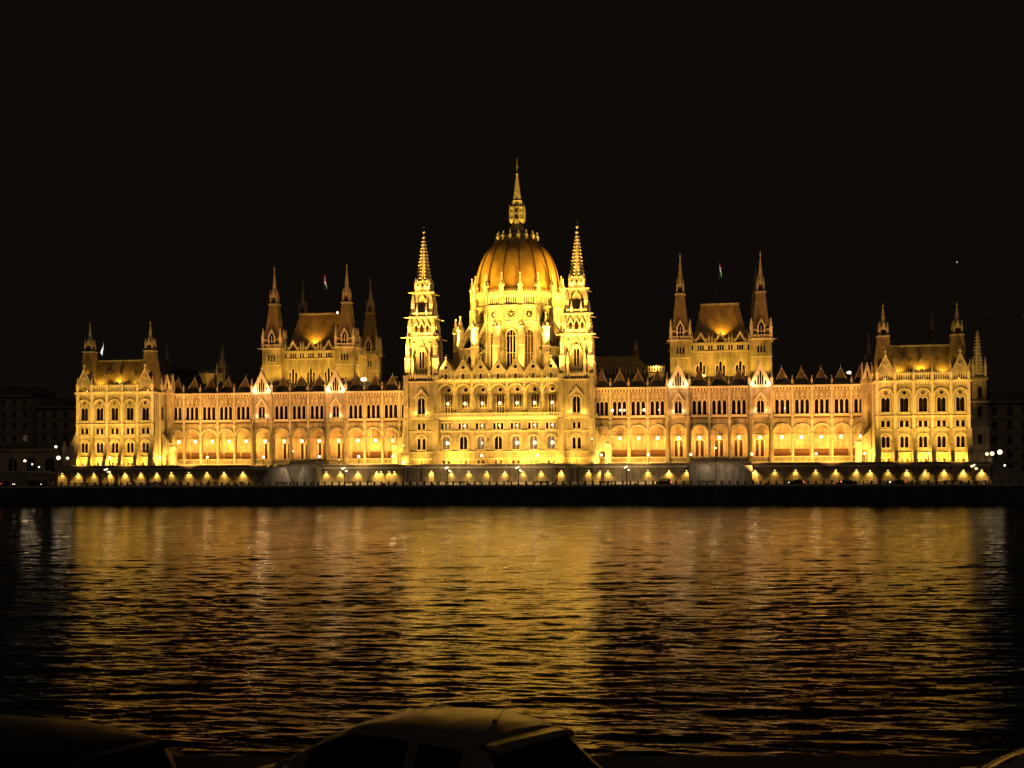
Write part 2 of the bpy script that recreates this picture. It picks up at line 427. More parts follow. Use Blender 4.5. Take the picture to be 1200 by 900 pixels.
for c in [CB[0]-2.6]+[x+2.6 for x in CB]: inst('pinnacle', P1, central, (c, 0.1, 35.75))
mb = MB(); mb.box(-26.9, 26.2, 5.0, 70, 10, 35.6, STONE)
for c in CB:
    mb.prism_xz([(c-2.2, 35.6), (c+2.2, 35.6), (c+2.2, 37.5), (c, 41.2), (c-2.2, 37.5)], 0.7, 9, ROOF)
part('central_body', mb)

# ---------------------------------------------------------------- twin front towers
def front_tower(cx, label):
    cy = 4.4
    mb = MB()
    hw = 4.1
    fy = 0.2
    for k in range(4):                                  # four faces of the shaft
        mb.M = Matrix.Translation((cx, cy, 0)) @ Matrix.Rotation(k*PI/2, 4, 'Z') @ Matrix.Translation((0, -4.4, 0))
        X = 4.4
        band(mb, -X, X, 10.3, 14.4, [(0, 0.3, 11.0, 11.9, 'sq')], 0.4, STONE)
        band(mb, -X, X, 14.4, 20.4, [(-0.75, 0.48, 15.2, 17.9, 'pt'), (0.75, 0.48, 15.2, 17.9, 'pt')], 0.4, STONE)
        band(mb, -X, X, 20.4, 24.2, [(-0.7, 0.42, 21.1, 22.9, 'sq'), (0.7, 0.42, 21.1, 22.9, 'sq')], 0.4, STONE)
        band(mb, -X, X, 24.2, 35.4, [(0, 1.05, 25.2, 29.5, 'rd')], 0.4, STONE)
        arch_trim(mb, 0, 17.9, 'rd', 1.6, 0.28, -0.25, 0.05, TRIM)
        for z in (12.4, 14.3, 20.4, 24.2): mb.box(-X-0.25, X+0.25, -0.3, 0.05, z, z+0.3, TRIM)
        mb.box(-2.6, 2.6, -1.1, 0.0, 24.5, 24.85, TRIM); parapet(mb, -2.5, 2.5, -1.05, 24.85, 25.7, 0.5, TRIM, 0.2)
        # great pointed hood over the window
        for s in (-1, 1):
            mb.prism_xz([(s*2.3, 30.6), (s*1.9, 30.3), (0, 32.6), (0, 33.4)][::-s], -0.55, 0.05, TRIM)
            mb.box(min(s*1.35, s*1.75), max(s*1.35, s*1.75), -0.3, 0.05, 25.2, 30.3, TRIM)
        arch_trim(mb, 0, 29.5, 'rd', 1.3, 0.3, -0.25, 0.05, TRIM)
        # slotted parapet stage
        mb.box(-X-0.3, X+0.3, -0.45, 0.3, 35.1, 35.5, TRIM)
        band(mb, -X, X, 35.4, 37.2, [(x, 0.2, 35.7, 36.3 if abs(x) < 2.2 else 36.7, 'pt') for x in (-3.0, -2.3, -1.5, -0.9, -0.3, 0.3, 0.9, 1.5, 2.3, 3.0)], 0.35, TRIM)
        mb.quad((-X, 0.36, 35.4), (X, 0.36, 35.4), (X, 0.36, 37.2), (-X, 0.36, 37.2), GLASS)
        for i in range(9): mb.sq(-3.6+0.9*i, 0, [(0.2, 37.2), (0.2, 37.5), (0.02, 38.2)], TRIM)
        # second stage, tapering
        X2 = 3.7
        band(mb, -X2, X2, 37.0, 48.4, [(-0.42, 0.3, 39.4, 44.0, 'pt'), (0.42, 0.3, 39.4, 44.0, 'pt')], 0.3, STONE, y=0.9)
        mb.quad((-0.9, 1.19, 39.0), (0.9, 1.19, 39.0), (0.9, 1.19, 45), (-0.9, 1.19, 45), GLASS)
        arch_trim(mb, 0, 44.0, 'pt', 0.95, 0.25, 0.55, 0.95, TRIM)
        for s in (-1, 1):
            mb.prism_xz([(s*0.4, 46.9), (s*2.8, 40.0), (s*3.1, 40.0), (0, 48.1), (0, 47.4)][::-s], 0.5, 0.95, TRIM)
            mb.box(min(s*2.1, s*2.7), max(s*2.1, s*2.7), 0.55, 0.95, 42.5, 46.8, TRIM)
        mb.box(-4.7, 4.7, 0.2, 1.2, 48.3, 48.75, TRIM)
        parapet(mb, -4.3, 4.3, 0.35, 48.75, 49.9, 0.55, TRIM, 0.2)
        # third stage
        band(mb, -3.6, 3.6, 48.7, 54.4, [(-1.7, 0.4, 50.0, 51.6, 'pt'), (0, 0.55, 49.7, 51.9, 'pt'), (1.7, 0.4, 50.0, 51.6, 'pt')], 0.3, STONE, y=1.2)
        mb.quad((-2.4, 1.5, 49.2), (2.4, 1.5, 49.2), (2.4, 1.5, 53), (-2.4, 1.5, 53), REDGLASS)
        for dx in (-1.7, 0, 1.7):
            for s in (-1, 1):
                mb.prism_xz([(dx+s*0.95, 51.4), (dx+s*0.7, 51.4), (dx, 53.1), (dx, 53.7)][::-s], 0.75, 1.25, TRIM)
        mb.box(-4.2, 4.2, 0.55, 1.4, 54.3, 54.75, TRIM)
        parapet(mb, -3.7, 3.7, 0.75, 54.75, 55.9, 0.5, TRIM, 0.2)
        # fourth stage
        band(mb, -2.7, 2.7, 54.7, 61.8, [(-0.35, 0.22, 56.4, 59.4, 'pt'), (0.35, 0.22, 56.4, 59.4, 'pt')], 0.25, STONE, y=1.9)
        mb.quad((-0.7, 2.14, 56), (0.7, 2.14, 56), (0.7, 2.14, 60.2), (-0.7, 2.14, 60.2), LEAD)
        for s in (-1, 1): mb.prism_xz([(s*1.2, 59.6), (s*0.9, 59.6), (0, 61.2), (0, 61.7)][::-s], 1.5, 1.95, TRIM)
        mb.box(-3.4, 3.4, 1.2, 2.1, 61.7, 62.15, TRIM)
        # fifth: crown of openings
        mb.box(-2.15, 2.15, 2.2, 2.5, 62.1, 63.7, STONE)
        for dx in (-1.4, 0, 1.4):
            mb.add([(dx-0.3, 2.19, 63.75), (dx+0.3, 2.19, 63.75), (dx+0.3, 2.19, 64.4), (dx, 2.19, 64.9), (dx-0.3, 2.19, 64.4)], [(0,1,2,3,4)], REDGLASS)
            mb.prism_xz([(dx-0.7, 64.5), (dx+0.7, 64.5), (dx, 66.1)], 2.25, 2.5, TRIM)
        mb.box(-2.15, 2.15, 2.25, 2.5, 63.7, 64.6, STONE)
        parapet(mb, -2.4, 2.4, 1.95, 62.15, 63.2, 0.4, TRIM, 0.2)
    mb.M = Matrix.Translation((cx, cy, 0))
    # roofs of the setbacks (inside the parapets)
    for h_, z in ((4.3, 37.0), (4.1, 48.6), (3.6, 54.6), (2.9, 62.0), (2.1, 64.6)): mb.box(-h_, h_, -h_, h_, z-0.15, z, STONE)
    # corner buttresses, stepping inwards
    for sx in (-1, 1):
        for sy in (-1, 1):
            mb.sq(sx*4.55, sy*4.55, [(1.05, 10.3), (1.05, 13), (0.85, 14.5), (0.85, 24), (0.7, 24.6), (0.7, 36.5), (0.78, 36.6), (0.78, 37.2), (0.4, 37.6)], STONE)
            mb.sq(sx*4.1, sy*4.1, [(0.72, 37.2), (0.72, 42.0), (0.9, 42.2), (0.55, 43.2), (0.5, 45.6), (0.62, 45.8), (0.04, 49.6)], TRIM)
            mb.sq(sx*4.7, sy*2.5, [(0.35, 37.2), (0.35, 40.2), (0.5, 40.3), (0.03, 43.3)], TRIM)
            mb.sq(sx*2.5, sy*4.7, [(0.35, 37.2), (0.35, 40.2), (0.5, 40.3), (0.03, 43.3)], TRIM)
            mb.sq(sx*3.55, sy*3.55, [(0.55, 48.6), (0.55, 51.4), (0.7, 51.5), (0.04, 54.9)], TRIM)
            mb.sq(sx*2.75, sy*2.75, [(0.48, 54.6), (0.48, 58.2), (0.6, 58.3), (0.04, 61.8)], TRIM)
            mb.sq(sx*3.45, sy*1.4, [(0.25, 54.9), (0.25, 56.7), (0.03, 58.6)], TRIM); mb.sq(sx*1.4, sy*3.45, [(0.25, 54.9), (0.25, 56.7), (0.03, 58.6)], TRIM)
            mb.sq(sx*2.05, sy*2.05, [(0.3, 62.1), (0.3, 64.6), (0.4, 64.7), (0.03, 66.6)], TRIM)
            # gargoyles
            mb.tube((sx*4.6, sy*4.6, 48.55), (sx*5.9, sy*5.9, 48.35), 0.22, TRIM, 5, 0.08)
            mb.tube((sx*4.0, sy*4.0, 54.55), (sx*5.1, sy*5.1, 54.35), 0.2, TRIM, 5, 0.08)
            mb.tube((sx*3.2, sy*3.2, 62.0), (sx*4.0, sy*4.0, 61.85), 0.18, TRIM, 5, 0.08)
    t = part('front_tower', mb, label)
    ms = MB(); ms.M = Matrix.Translation((cx, cy, 0))
    crocket_spire(ms, 0, 0, 2.15, 64.4, 0.28, 78.6, 8, TRIM, 0.95, 0.55, rot=PI/8)
    ms.ball((0, 0, 78.9), 0.5, TRIM, 8, 5)
    ms.tube((0, 0, 79), (0, 0, 82.6), 0.09, IRON); ms.rings(0, 0, [(0.1, 79.8), (0.42, 80.6), (0.1, 80.9)], 8, LEAD)
    ms.box(-0.45, 0.45, -0.05, 0.05, 81.8, 81.95, IRON)
    ms.build('spire', t)
    for k in range(4):
        M = Matrix.Translation((cx, cy, 0)) @ Matrix.Rotation(k*PI/2, 4, 'Z')
        def pl(me, nm, x, z, yy=-4.4):
            p = M @ Vector((x, yy, z)); inst(nm, me, t, p, k*PI/2)
        if k in (0, 1, 3):
            pl(window_mesh(0.3, 0.9, 'sq', 1, REDGLASS), 'basement_window', 0, 11.0)
            for d in (-0.75, 0.75): pl(window_mesh(0.48, 2.7, 'pt', 1), 'lancet_window', d, 15.2)
            for d in (-0.7, 0.7): pl(window_mesh(0.42, 1.8, 'sq', 1), 'square_window', d, 21.1)
            pl(window_mesh(1.05, 4.3, 'rd', 2), 'arched_window', 0, 25.2)
    # small lamps washing the foot of the great window
    lamp('POINT', 'window_washlight', (cx-1.9, -0.75, 25.9), 80, YEL, B, size=0.15)
    lamp('POINT', 'window_washlight', (cx+1.9, -0.75, 25.9), 80, YEL, B, size=0.15)
    return t
front_tower(-23.4, 'left of the two slender white stepped towers beside the dome')
front_tower(22.7, 'right of the two slender white stepped towers beside the dome')

# ---------------------------------------------------------------- dome and drum
DX, DY = 0.5, 35.0
mb = MB()
NR = 14.3
fw = NR*math.tan(PI/16)
for k in range(16):
    a = -PI/2 + k*2*PI/16
    mb.M = Matrix.Translation((DX, DY, 0)) @ Matrix.Rotation(a+PI/2, 4, 'Z') @ Matrix.Translation((0, -NR, 0))
    band(mb, -fw, fw, 35.5, 55.0, [(0, 1.35, 41.0, 50.6, 'pt')], 0.5, STONE)
    band(mb, -fw, fw, 55.0, 60.2, [], 0.5, STONE)
    band(mb, -fw, fw, 60.2, 63.3, [(x, 0.22, 60.6, 62.6, 'pt') for x in (-1.44, -0.72, 0, 0.72, 1.44)], 0.35, TRIM)
    mb.quad((-2, 0.36, 60.2), (2, 0.36, 60.2), (2, 0.36, 63.2), (-2, 0.36, 63.2), REDGLASS)
    arch_trim(mb, 0, 50.6, 'pt', 1.45, 0.35, -0.35, 0.05, TRIM)
    mb.box(-fw, fw, -0.35, 0.05, 54.9, 55.25, TRIM); mb.box(-fw, fw, -0.45, 0.05, 59.7, 60.2, TRIM)
    mb.box(-fw, fw, -0.6, 0.3, 63.2, 63.65, TRIM); corbels(mb, -fw, fw, 0, 62.9, 63.2, 0.7, TRIM, 0.45)
    mb.box(-fw, fw, -0.45, -0.2, 63.65, 64.3, TRIM)
    for i in range(7): mb.sq(-2.2+i*0.73, -0.32, [(0.15, 64.3), (0.15, 64.6), (0.02, 65.4)], TRIM)
for k in range(16):   # piers
    a = -PI/2 + (k+0.5)*2*PI/16
    mb.M = Matrix.Translation((DX, DY, 0)) @ Matrix.Rotation(a+PI/2, 4, 'Z') @ Matrix.Translation((0, -NR/math.cos(PI/16), 0))
    mb.box(-0.7, 0.7, -0.6, 0.5, 35.5, 63.7, STONE)
    mb.box(-0.5, 0.5, -0.95, -0.6, 55, 60, STONE)
mb.M = Matrix.Identity(4)
drum = part('dome_drum', mb, 'sixteen-sided stone drum ringed with piers and tall windows')
PD = pinnacle_mesh(0.62, 7.6); POUT = pinnacle_mesh(0.75, 8.6)
for k in range(16):
    a = -PI/2 + (k+0.5)*2*PI/16; r = NR/math.cos(PI/16)
    inst('drum_pinnacle', PD, drum, (DX+(r+0.1)*math.cos(a), DY+(r+0.1)*math.sin(a), 63.0), a+PI/2)
    a2 = -PI/2 + k*2*PI/16
    if math.sin(a2) < 0.2:
        inst('tall_window', window_mesh(1.35, 9.6, 'pt', 3, BROWNSHADE if k == 1 else None), drum, (DX+NR*math.cos(a2), DY+NR*math.sin(a2), 41.0), a2+PI/2)
        inst('rose_window', round_window_mesh(1.5, GLASS, 8), drum, (DX+(NR+0.05)*math.cos(a2), DY+(NR+0.05)*math.sin(a2), 57.4), a2+PI/2)
# outer ring of buttress piers with flyers
for k in range(16):
    a = -PI/2 + (k+0.5)*2*PI/16
    if math.sin(a) > 0.35: continue
    mb = MB(); mb.M = Matrix.Translation((DX, DY, 0)) @ Matrix.Rotation(a+PI/2, 4, 'Z')
    mb.box(-0.85, 0.85, -20.8, -19.2, 35.5, 49.8, STONE)
    mb.box(-0.95, 0.95, -20.9, -19.1, 46.8, 47.3, TRIM)
    # flying arch
    mb.prism_yz([(-19.2, 49.4), (-19.2, 47.6), (-17.8, 50.2), (-16.0, 52.4), (-14.6, 53.4), (-14.6, 56.3)], -0.35, 0.35, STONE)
    mb.prism_yz([(-19.2, 49.4), (-14.6, 56.3), (-14.6, 56.8), (-19.2, 49.9)], -0.5, 0.5, TRIM)
    mb.prism_yz([(-19.2, 44.6), (-19.2, 43.2), (-17.4, 45.2), (-14.6, 46.2), (-14.6, 47.4)], -0.3, 0.3, STONE)
    fb = mb.build('flying_buttress', drum)
    inst('buttress_pinnacle', POUT, drum, (DX+20*math.cos(a), DY+20*math.sin(a), 49.0), a+PI/2)
# aisle wall between the outer piers, each side of the centre
mb = MB()
for k in range(16):
    a = -PI/2 + k*2*PI/16
    if abs(math.cos(a)) < 0.6 or math.sin(a) > 0.3: continue
    q = 19.2*math.tan(PI/16)
    mb.M = Matrix.Translation((DX, DY, 0)) @ Matrix.Rotation(a+PI/2, 4, 'Z') @ Matrix.Translation((0, -19.2, 0))
    band(mb, -q, q, 35.5, 46.8, [(0, 1.5, 36.5, 43.0, 'rd')], 0.6, STONE)
    mb.quad((-1.7, 2.0, 36), (1.7, 2.0, 36), (1.7, 2.0, 45.0), (-1.7, 2.0, 45.0), LEAD)
    mb.box(-q, q, -0.3, 0.2, 46.7, 47.1, TRIM); arch_trim(mb, 0, 43, 'rd', 1.55, 0.3, -0.2, 0.05, TRIM)
mb.M = Matrix.Identity(4)
mb.build('aisle_wall', drum)
# dome shell
prof = [(13.45, 63.2), (13.6, 65.0), (13.55, 67.0), (13.3, 69.4), (12.7, 72.3), (11.75, 75.2), (10.6, 77.6), (9.2, 79.6), (7.7, 81.3), (6.3, 82.3), (4.6, 83.2)]
def smoothprof(p, n=4):
    out = []
    for i in range(len(p)-1):
        p0 = p[max(0,i-1)]; p1 = p[i]; p2 = p[i+1]; p3 = p[min(len(p)-1,i+2)]
        for j in range(n):
            t = j/n
            out.append(tuple(0.5*((2*p1[q]) + (-p0[q]+p2[q])*t + (2*p0[q]-5*p1[q]+4*p2[q]-p3[q])*t*t + (-p0[q]+3*p1[q]-3*p2[q]+p3[q])*t**3) for q in (0,1)))
    out.append(p[-1]); return out
sp = smoothprof(prof)
mb = MB(); v = []; f = []; N = 16*6
for (r, z) in sp:
    for k in range(N):
        a = -PI/2 + PI/16 + 2*PI*k/N
        u = (k % 6)/6.0                         # gored panels bulge a little between the ribs
        rr = r*(1+0.012*math.sin(PI*u))
        v.append((DX+rr*math.cos(a), DY+rr*math.sin(a), z))
for i in range(len(sp)-1):
    for k in range(N):
        k2 = (k+1) % N; f.append((i*N+k, i*N+k2, (i+1)*N+k2, (i+1)*N+k))
mb.add(v, f, DOMEM, True)
dome = part('dome', mb, 'tall pointed dome of russet panels between dark ribs')
for k in range(16):
    a = -PI/2 + (k+0.5)*2*PI/16; mb = MB()
    ca, sa = math.cos(a), math.sin(a); v = []; f = []
    for (r, z) in sp:
        w = 0.08+0.24*(r/13.6)
        for (dr, dw) in ((-0.2, -w), (0.34, -w*0.55), (0.34, w*0.55), (-0.2, w)):
            v.append((DX+(r+dr)*ca-dw*sa, DY+(r+dr)*sa+dw*ca, z))
    for i in range(len(sp)-1):
        for j in range(3): f.append((i*4+j, i*4+j+1, (i+1)*4+j+1, (i+1)*4+j))
    mb.add(v, f, RIBM); mb.build('dome_rib', dome)
# crown of gablets round the lantern foot
PC = pinnacle_mesh(0.42, 3.2, LEAD)
for k in range(16):
    a = -PI/2 + (k+0.5)*2*PI/16
    inst('crown_pinnacle', PC, dome, (DX+6.5*math.cos(a), DY+6.5*math.sin(a), 82.0), a+PI/2)
mb = MB()
mb.rings(DX, DY, [(6.0, 82.2), (5.0, 82.9), (3.4, 84.6), (2.6, 85.2), (2.9, 85.4), (3.1, 86.2), (2.6, 86.7), (1.7, 87.6), (1.9, 88.0), (2.5, 88.6), (2.6, 89.4), (2.2, 89.5)], 8, LEAD, rot=PI/8)
for k in range(8):
    a = PI/8+k*PI/4
    mb.tube((DX+2.2*math.cos(a), DY+2.2*math.sin(a), 89.4), (DX+2.1*math.cos(a), DY+2.1*math.sin(a), 93.0), 0.3, LEAD, 5)
    mb.sq(DX+2.5*math.cos(a), DY+2.5*math.sin(a), [(0.2, 89.2), (0.2, 92.4), (0.02, 94.4)], LEAD)
mb.rings(DX, DY, [(1.1, 89.4), (1.1, 93.0)], 8, RIBM)
mb.rings(DX, DY, [(2.3, 91.0), (2.35, 91.4), (2.3, 91.5)], 8, LEAD, rot=PI/8)
mb.rings(DX, DY, [(2.4, 92.9), (2.4, 93.4), (1.7, 93.6), (1.55, 95.2), (1.75, 95.4), (1.3, 95.7)], 8, LEAD, rot=PI/8)
lan = mb.build('lantern', dome)
mb = MB()
crocket_spire(mb, DX, DY, 1.25, 95.6, 0.28, 103.8, 8, LEAD, 1.1, 0.2)
mb.ball((DX, DY, 104.2), 0.42, GOLDF, 8, 5); mb.tube((DX, DY, 104), (DX, DY, 109.2), 0.1, GOLDF)
for i in range(6):
    a = i*PI/3; mb.tube((DX, DY, 106.5), (DX+0.5*math.cos(a), DY, 106.5+0.5*math.sin(a)), 0.06, GOLDF, 4)
mb.build('lantern_spire', dome)

# ---------------------------------------------------------------- wings
SB = [27.0, 32.0, 37.4, 43.0, 48.6, 55.2, 60.9, 66.6, 72.2, 78.9, 84.6, 90.1, 95.7, 101.2, 106.6]
GB = (4, 8)                                     # gabled bays
WY = 8.0
LANC = window_mesh(0.52, 3.5, 'pt', 1)
HOODW = window_mesh(1.0, 3.1, 'rd', 2, None, None, 0.0)
LANCG = MB()
# gable of the wing
mg = MB()
mg.prism_xz([(-2.9, 0), (2.9, 0), (0, 6.2)], 0.1, 0.6, TRIM)
for s in (-1, 1): mg.prism_xz([(s*3.15, -0.1), (s*3.15, 0.35), (0, 6.9), (0, 6.1)][::s], -0.25, 0.8, TRIM)
mg.sq(0, 0.3, [(0.14, 6.6), (0.14, 7.2), (0.3, 7.4), (0.03, 8.1)], TRIM)
for x, h in ((-1.5, 1.2), (-0.65, 2.7), (0.0, 3.9), (0.65, 2.7), (1.5, 1.2)):
    w = 0.24
    mg.add([(x-w, 0.07, 0.25), (x+w, 0.07, 0.25), (x+w, 0.07, h), (x, 0.07, h+0.5), (x-w, 0.07, h)], [(0,1,2,3,4)], GLASS)
    arch_trim(mg, x, h, 'pt', w, 0.1, -0.05, 0.1, TRIM)
WGAB = mg.mesh('wing_gable')
# pyramid roof of an ordinary bay with pale hips
mg = MB(); W2 = 2.45
mg.add([(-W2, 0, 0), (W2, 0, 0), (W2, 5, 0), (-W2, 5, 0), (0, 2.0, 5.1), (0, 2.6, 5.1)], [(0,1,4), (1,2,5,4), (2,3,5), (3,0,4,5)], DARKROOF)
for s in (-1, 1): mg.tube((s*W2, 0, 0.05), (0, 2.0, 5.15), 0.15, WINGST, 5)
mg.tube((0, 2.0, 5.0), (0, 2.0, 5.9), 0.07, LEAD, 5)
BROOF = mg.mesh('bay_roof')
PW = pinnacle_mesh(0.26, 2.9, WINGST); PWL = pinnacle_mesh(0.34, 4.4, WINGST)
def wing(s, label):
    mb = MB()
    def q(a, b): return (a, b) if s > 0 else (-b, -a)
    arches = []; lanc = []; hood = []
    for i in range(len(SB)-1):
        a, b = SB[i], SB[i+1]; c = (a+b)/2; g = i in GB
        ahw = 2.05 if not g else 2.2
        arches.append((s*c, (b-a)/2-(0.42 if not g else 0.85), 12.7, 19.5, 'rd'))
    xa, xb = q(SB[0], SB[-1])
    band(mb, xa, xb, 10.3, 24.0, arches, 0.8, WINGST, y=WY)
    mb.quad((xb, WY+0.8, 10.3), (xa, WY+0.8, 10.3), (xa, WY+0.8, 12.7), (xb, WY+0.8, 12.7), WINGST)
    for (c, hw, sl, spz, kd) in arches:
        arch_trim(mb, c, 19.5, 'rd', hw+0.02, 0.40, WY-0.38, WY+0.05, TRIM)
    # arcade inside: back wall, floor, ceiling
    mb.box(xa, xb, WY+0.8, WY+5, 22.6, 22.9, WINGST)
    mb.box(xa, xb, WY, WY+5, 12.3, 12.69, WINGST)
    dd = []
    for i in range(len(SB)-1):
        c = s*(SB[i]+SB[i+1])/2
        if i in (4, 5, 6, 7, 8): dd += [(c-0.75, 0.5, 12.7, 17.0, 'pt'), (c+0.75, 0.5, 12.7, 17.0, 'pt')]
    band(mb, xa, xb, 12.5, 22.8, dd, 0.35, WINGST, y=WY+5)
    for i in range(len(SB)-1):
        c = s*(SB[i]+SB[i+1])/2
        if i not in (4, 5, 6, 7, 8):
            mb.box(c-2.4, c+2.4, WY+4.6, WY+4.9, 12.7, 14.9, BROWNSHADE)         # dark timber dado between the piers
    mb.box(xa, xb, WY-0.35, WY+0.05, 12.4, 12.75, TRIM)
    mb.box(xa, xb, WY-0.5, WY+0.05, 10.3, 11.3, TRIM)
    # tie rod across the arches
    mb.box(xa, xb, WY+0.3, WY+0.38, 19.3, 19.42, IRON)
    # upper storey
    for i in range(len(SB)-1):
        a, b = SB[i], SB[i+1]; c = s*(a+b)/2; g = i in GB
        x0, x1 = q(a, b)
        if g:
            y = WY-0.5
            band(mb, x0+0.2, x1-0.2, 24.0, 33.4, [(c, 1.0, 25.0, 28.1, 'rd')], 0.4, WINGST, y=y)
            mb.box(x0+0.2, x1-0.2, y+0.01, WY, 24.0, 24.02, WINGST)
            hood.append(c)
            for t in (-1, 1):
                mb.prism_xz([(c+t*1.9, 29.0), (c+t*1.6, 28.6), (c, 30.8), (c, 31.6)][::-t], y-0.45, y+0.02, TRIM)
                mb.box(min(c+t*1.25, c+t*1.6), max(c+t*1.25, c+t*1.6), y-0.25, y+0.02, 25, 28.9, TRIM)
            mb.box(c-2, c+2, y-0.8, y, 24.3, 24.7, TRIM)
            parapet(mb, c-1.9, c+1.9, y-0.75, 24.7, 25.4, 0.45, TRIM, 0.15)
            for t in (x0+0.35, x1-0.35):
                mb.rings(t, WY-0.5, [(0.75, 10.3), (0.7, 13), (0.55, 24), (0.72, 24.3), (0.5, 25), (0.5, 33.4)], 8, WINGST)
            for xx, zz in ((x0+0.9, 20.5), (x1-0.9, 20.5)): mb.box(xx-0.3, xx+0.3, WY-0.3, WY, zz, zz+3, TRIM)
        else:
            lw = (b-a)*0.265
            ls = [(c+d*lw, 0.52, 25.0, 28.5, 'pt') for d in (-1, 0, 1)]
            band(mb, x0, x1, 24.0, 32.6, ls, 0.4, WINGST, y=WY)
            lanc += ls
            for l in ls:
                mb.box(l[0]-0.2, l[0]+0.2, WY-0.14, WY+0.02, 30.0, 30.8, TRIM); mb.box(l[0]-0.09, l[0]+0.09, WY-0.18, WY+0.02, 30.8, 31.3, TRIM)
                for t in (-1, 1): mb.prism_xz([(l[0]+t*0.78, 28.5), (l[0]+t*0.66, 28.4), (l[0], 29.5), (l[0], 29.85)][::-t], WY-0.22, WY+0.02, TRIM)
            mb.box(x0+0.5, x1-0.5, WY-0.5, WY-0.2, 24.55, 24.95, TRIM)
            mb.box(x0+0.5, x1-0.5, WY-0.12, WY+0.02, 23.75, 24.28, BROWNSHADE)  # flat dark strip, colour stands for the shaded slot under the sills
        # bay shaft
        for t in ((x0, x1) if i == 0 else ((x1,) if s > 0 else (x0,))):
            mb.rings(t, WY-0.1, [(0.42, 11.3), (0.42, 18.8), (0.6, 19.2), (0.32, 19.9), (0.3, 33.3)], 8, TRIM)
            mb.box(t-0.5, t+0.5, WY-0.55, WY, 22.6, 23.4, TRIM)
    mb.box(xa, xb, WY-0.5, WY+0.1, 24.3, 24.55, TRIM)
    mb.box(xa, xb, WY-0.35, WY+0.3, 32.6, 32.75, WINGST)
    mb.box(xa, xb, WY-0.06, WY+0.04, 32.0, 32.6, BROWNSHADE)  # dark backing paints the shade in the gaps between the corbels
    corbels(mb, xa, xb, WY, 31.95, 32.6, 0.9, TRIM, 0.4)
    mb.box(xa, xb, WY-0.75, WY+0.5, 32.75, 33.3, TRIM)
    w = part('wing', mb, label)
    for l in lanc: inst('lancet_window', LANC, w, (l[0], WY, l[2]))
    for c in hood:
        inst('hooded_window', HOODW, w, (c, WY-0.5, 25.0))
        inst('wing_gable', WGAB, w, (c, WY-0.7, 33.3))
        for d in (-3.2, 3.2): inst('pinnacle', PWL, w, (c+d, WY-0.4, 33.3))
        for d in (-1.9, 1.9):
            lamp('POINT', 'gable_washlight', (c+d*1.1, WY-1.5, 34.0), 100, (1, 0.72, 0.38), B, size=0.12)
            lamp('POINT', 'window_washlight', (c+d*0.85, WY-1.15, 26.0), 26, (1, 0.66, 0.3), B, size=0.12)
    for c in dd: inst('arcade_window', window_mesh(0.5, 4.3, 'pt', 1, REDGLASS), w, (c[0], WY+5, 12.75))
    for i in range(len(SB)-1):
        if i in GB: continue
        a, b = SB[i], SB[i+1]; c = s*(a+b)/2
        inst('bay_roof', BROOF, w, (c, WY+0.35, 33.3), sc=((b-a-0.7)/4.9, 1, 1))
        if i+1 not in GB: inst('pinnacle', PW, w, (s*b, WY-0.1, 33.3))
    for i in range(len(SB)-1):
        c = s*(SB[i]+SB[i+1])/2
        if i == 0: continue
        inst('hanging_lamp', LANT, w, (c, WY+2.3, 18.35), sc=(1.05, 1.05, 1.0))
        lamp('SPOT', 'arcade_lamp', (c, WY+1.3, 17.9), (800 if i not in (5, 6, 7) else 520)*random.uniform(0.75, 1.25), (1.0, 0.43, 0.07), B, target=(c, WY+5, 18.6), size=0.35, spot=172, blend=0.3)
    mr = MB()
    mr.box(min(xa, xb), max(xa, xb), WY+5.4, 34, 10.3, 32.9, WINGST)
    mr.prism_yz([(WY+0.6, 33.31), (34, 33.31), (34, 35.5), (26, 37.0), (20, 37.0), (WY+4.5, 34.2)], xa, xb, DARKROOF)
    mr.build('wing_roof', w)
    return w
wingL = wing(-1, 'left arcaded wing between the end pavilion and the left tower')
wingR = wing(1, 'right arcaded wing between the right tower and the end pavilion')
# lights seen through the right wing's windows
for x, r in ((32.6, 1.0), (34.9, 0.75), (36.1, 0.85), (41.9, 1.0), (46.3, 0.55), (82.5, 0.5)):
    inst('chandelier', CHANDS, wingR, (x, WY-0.12, 26.6), sc=(1.6*r, 1.0, 1.6*r))

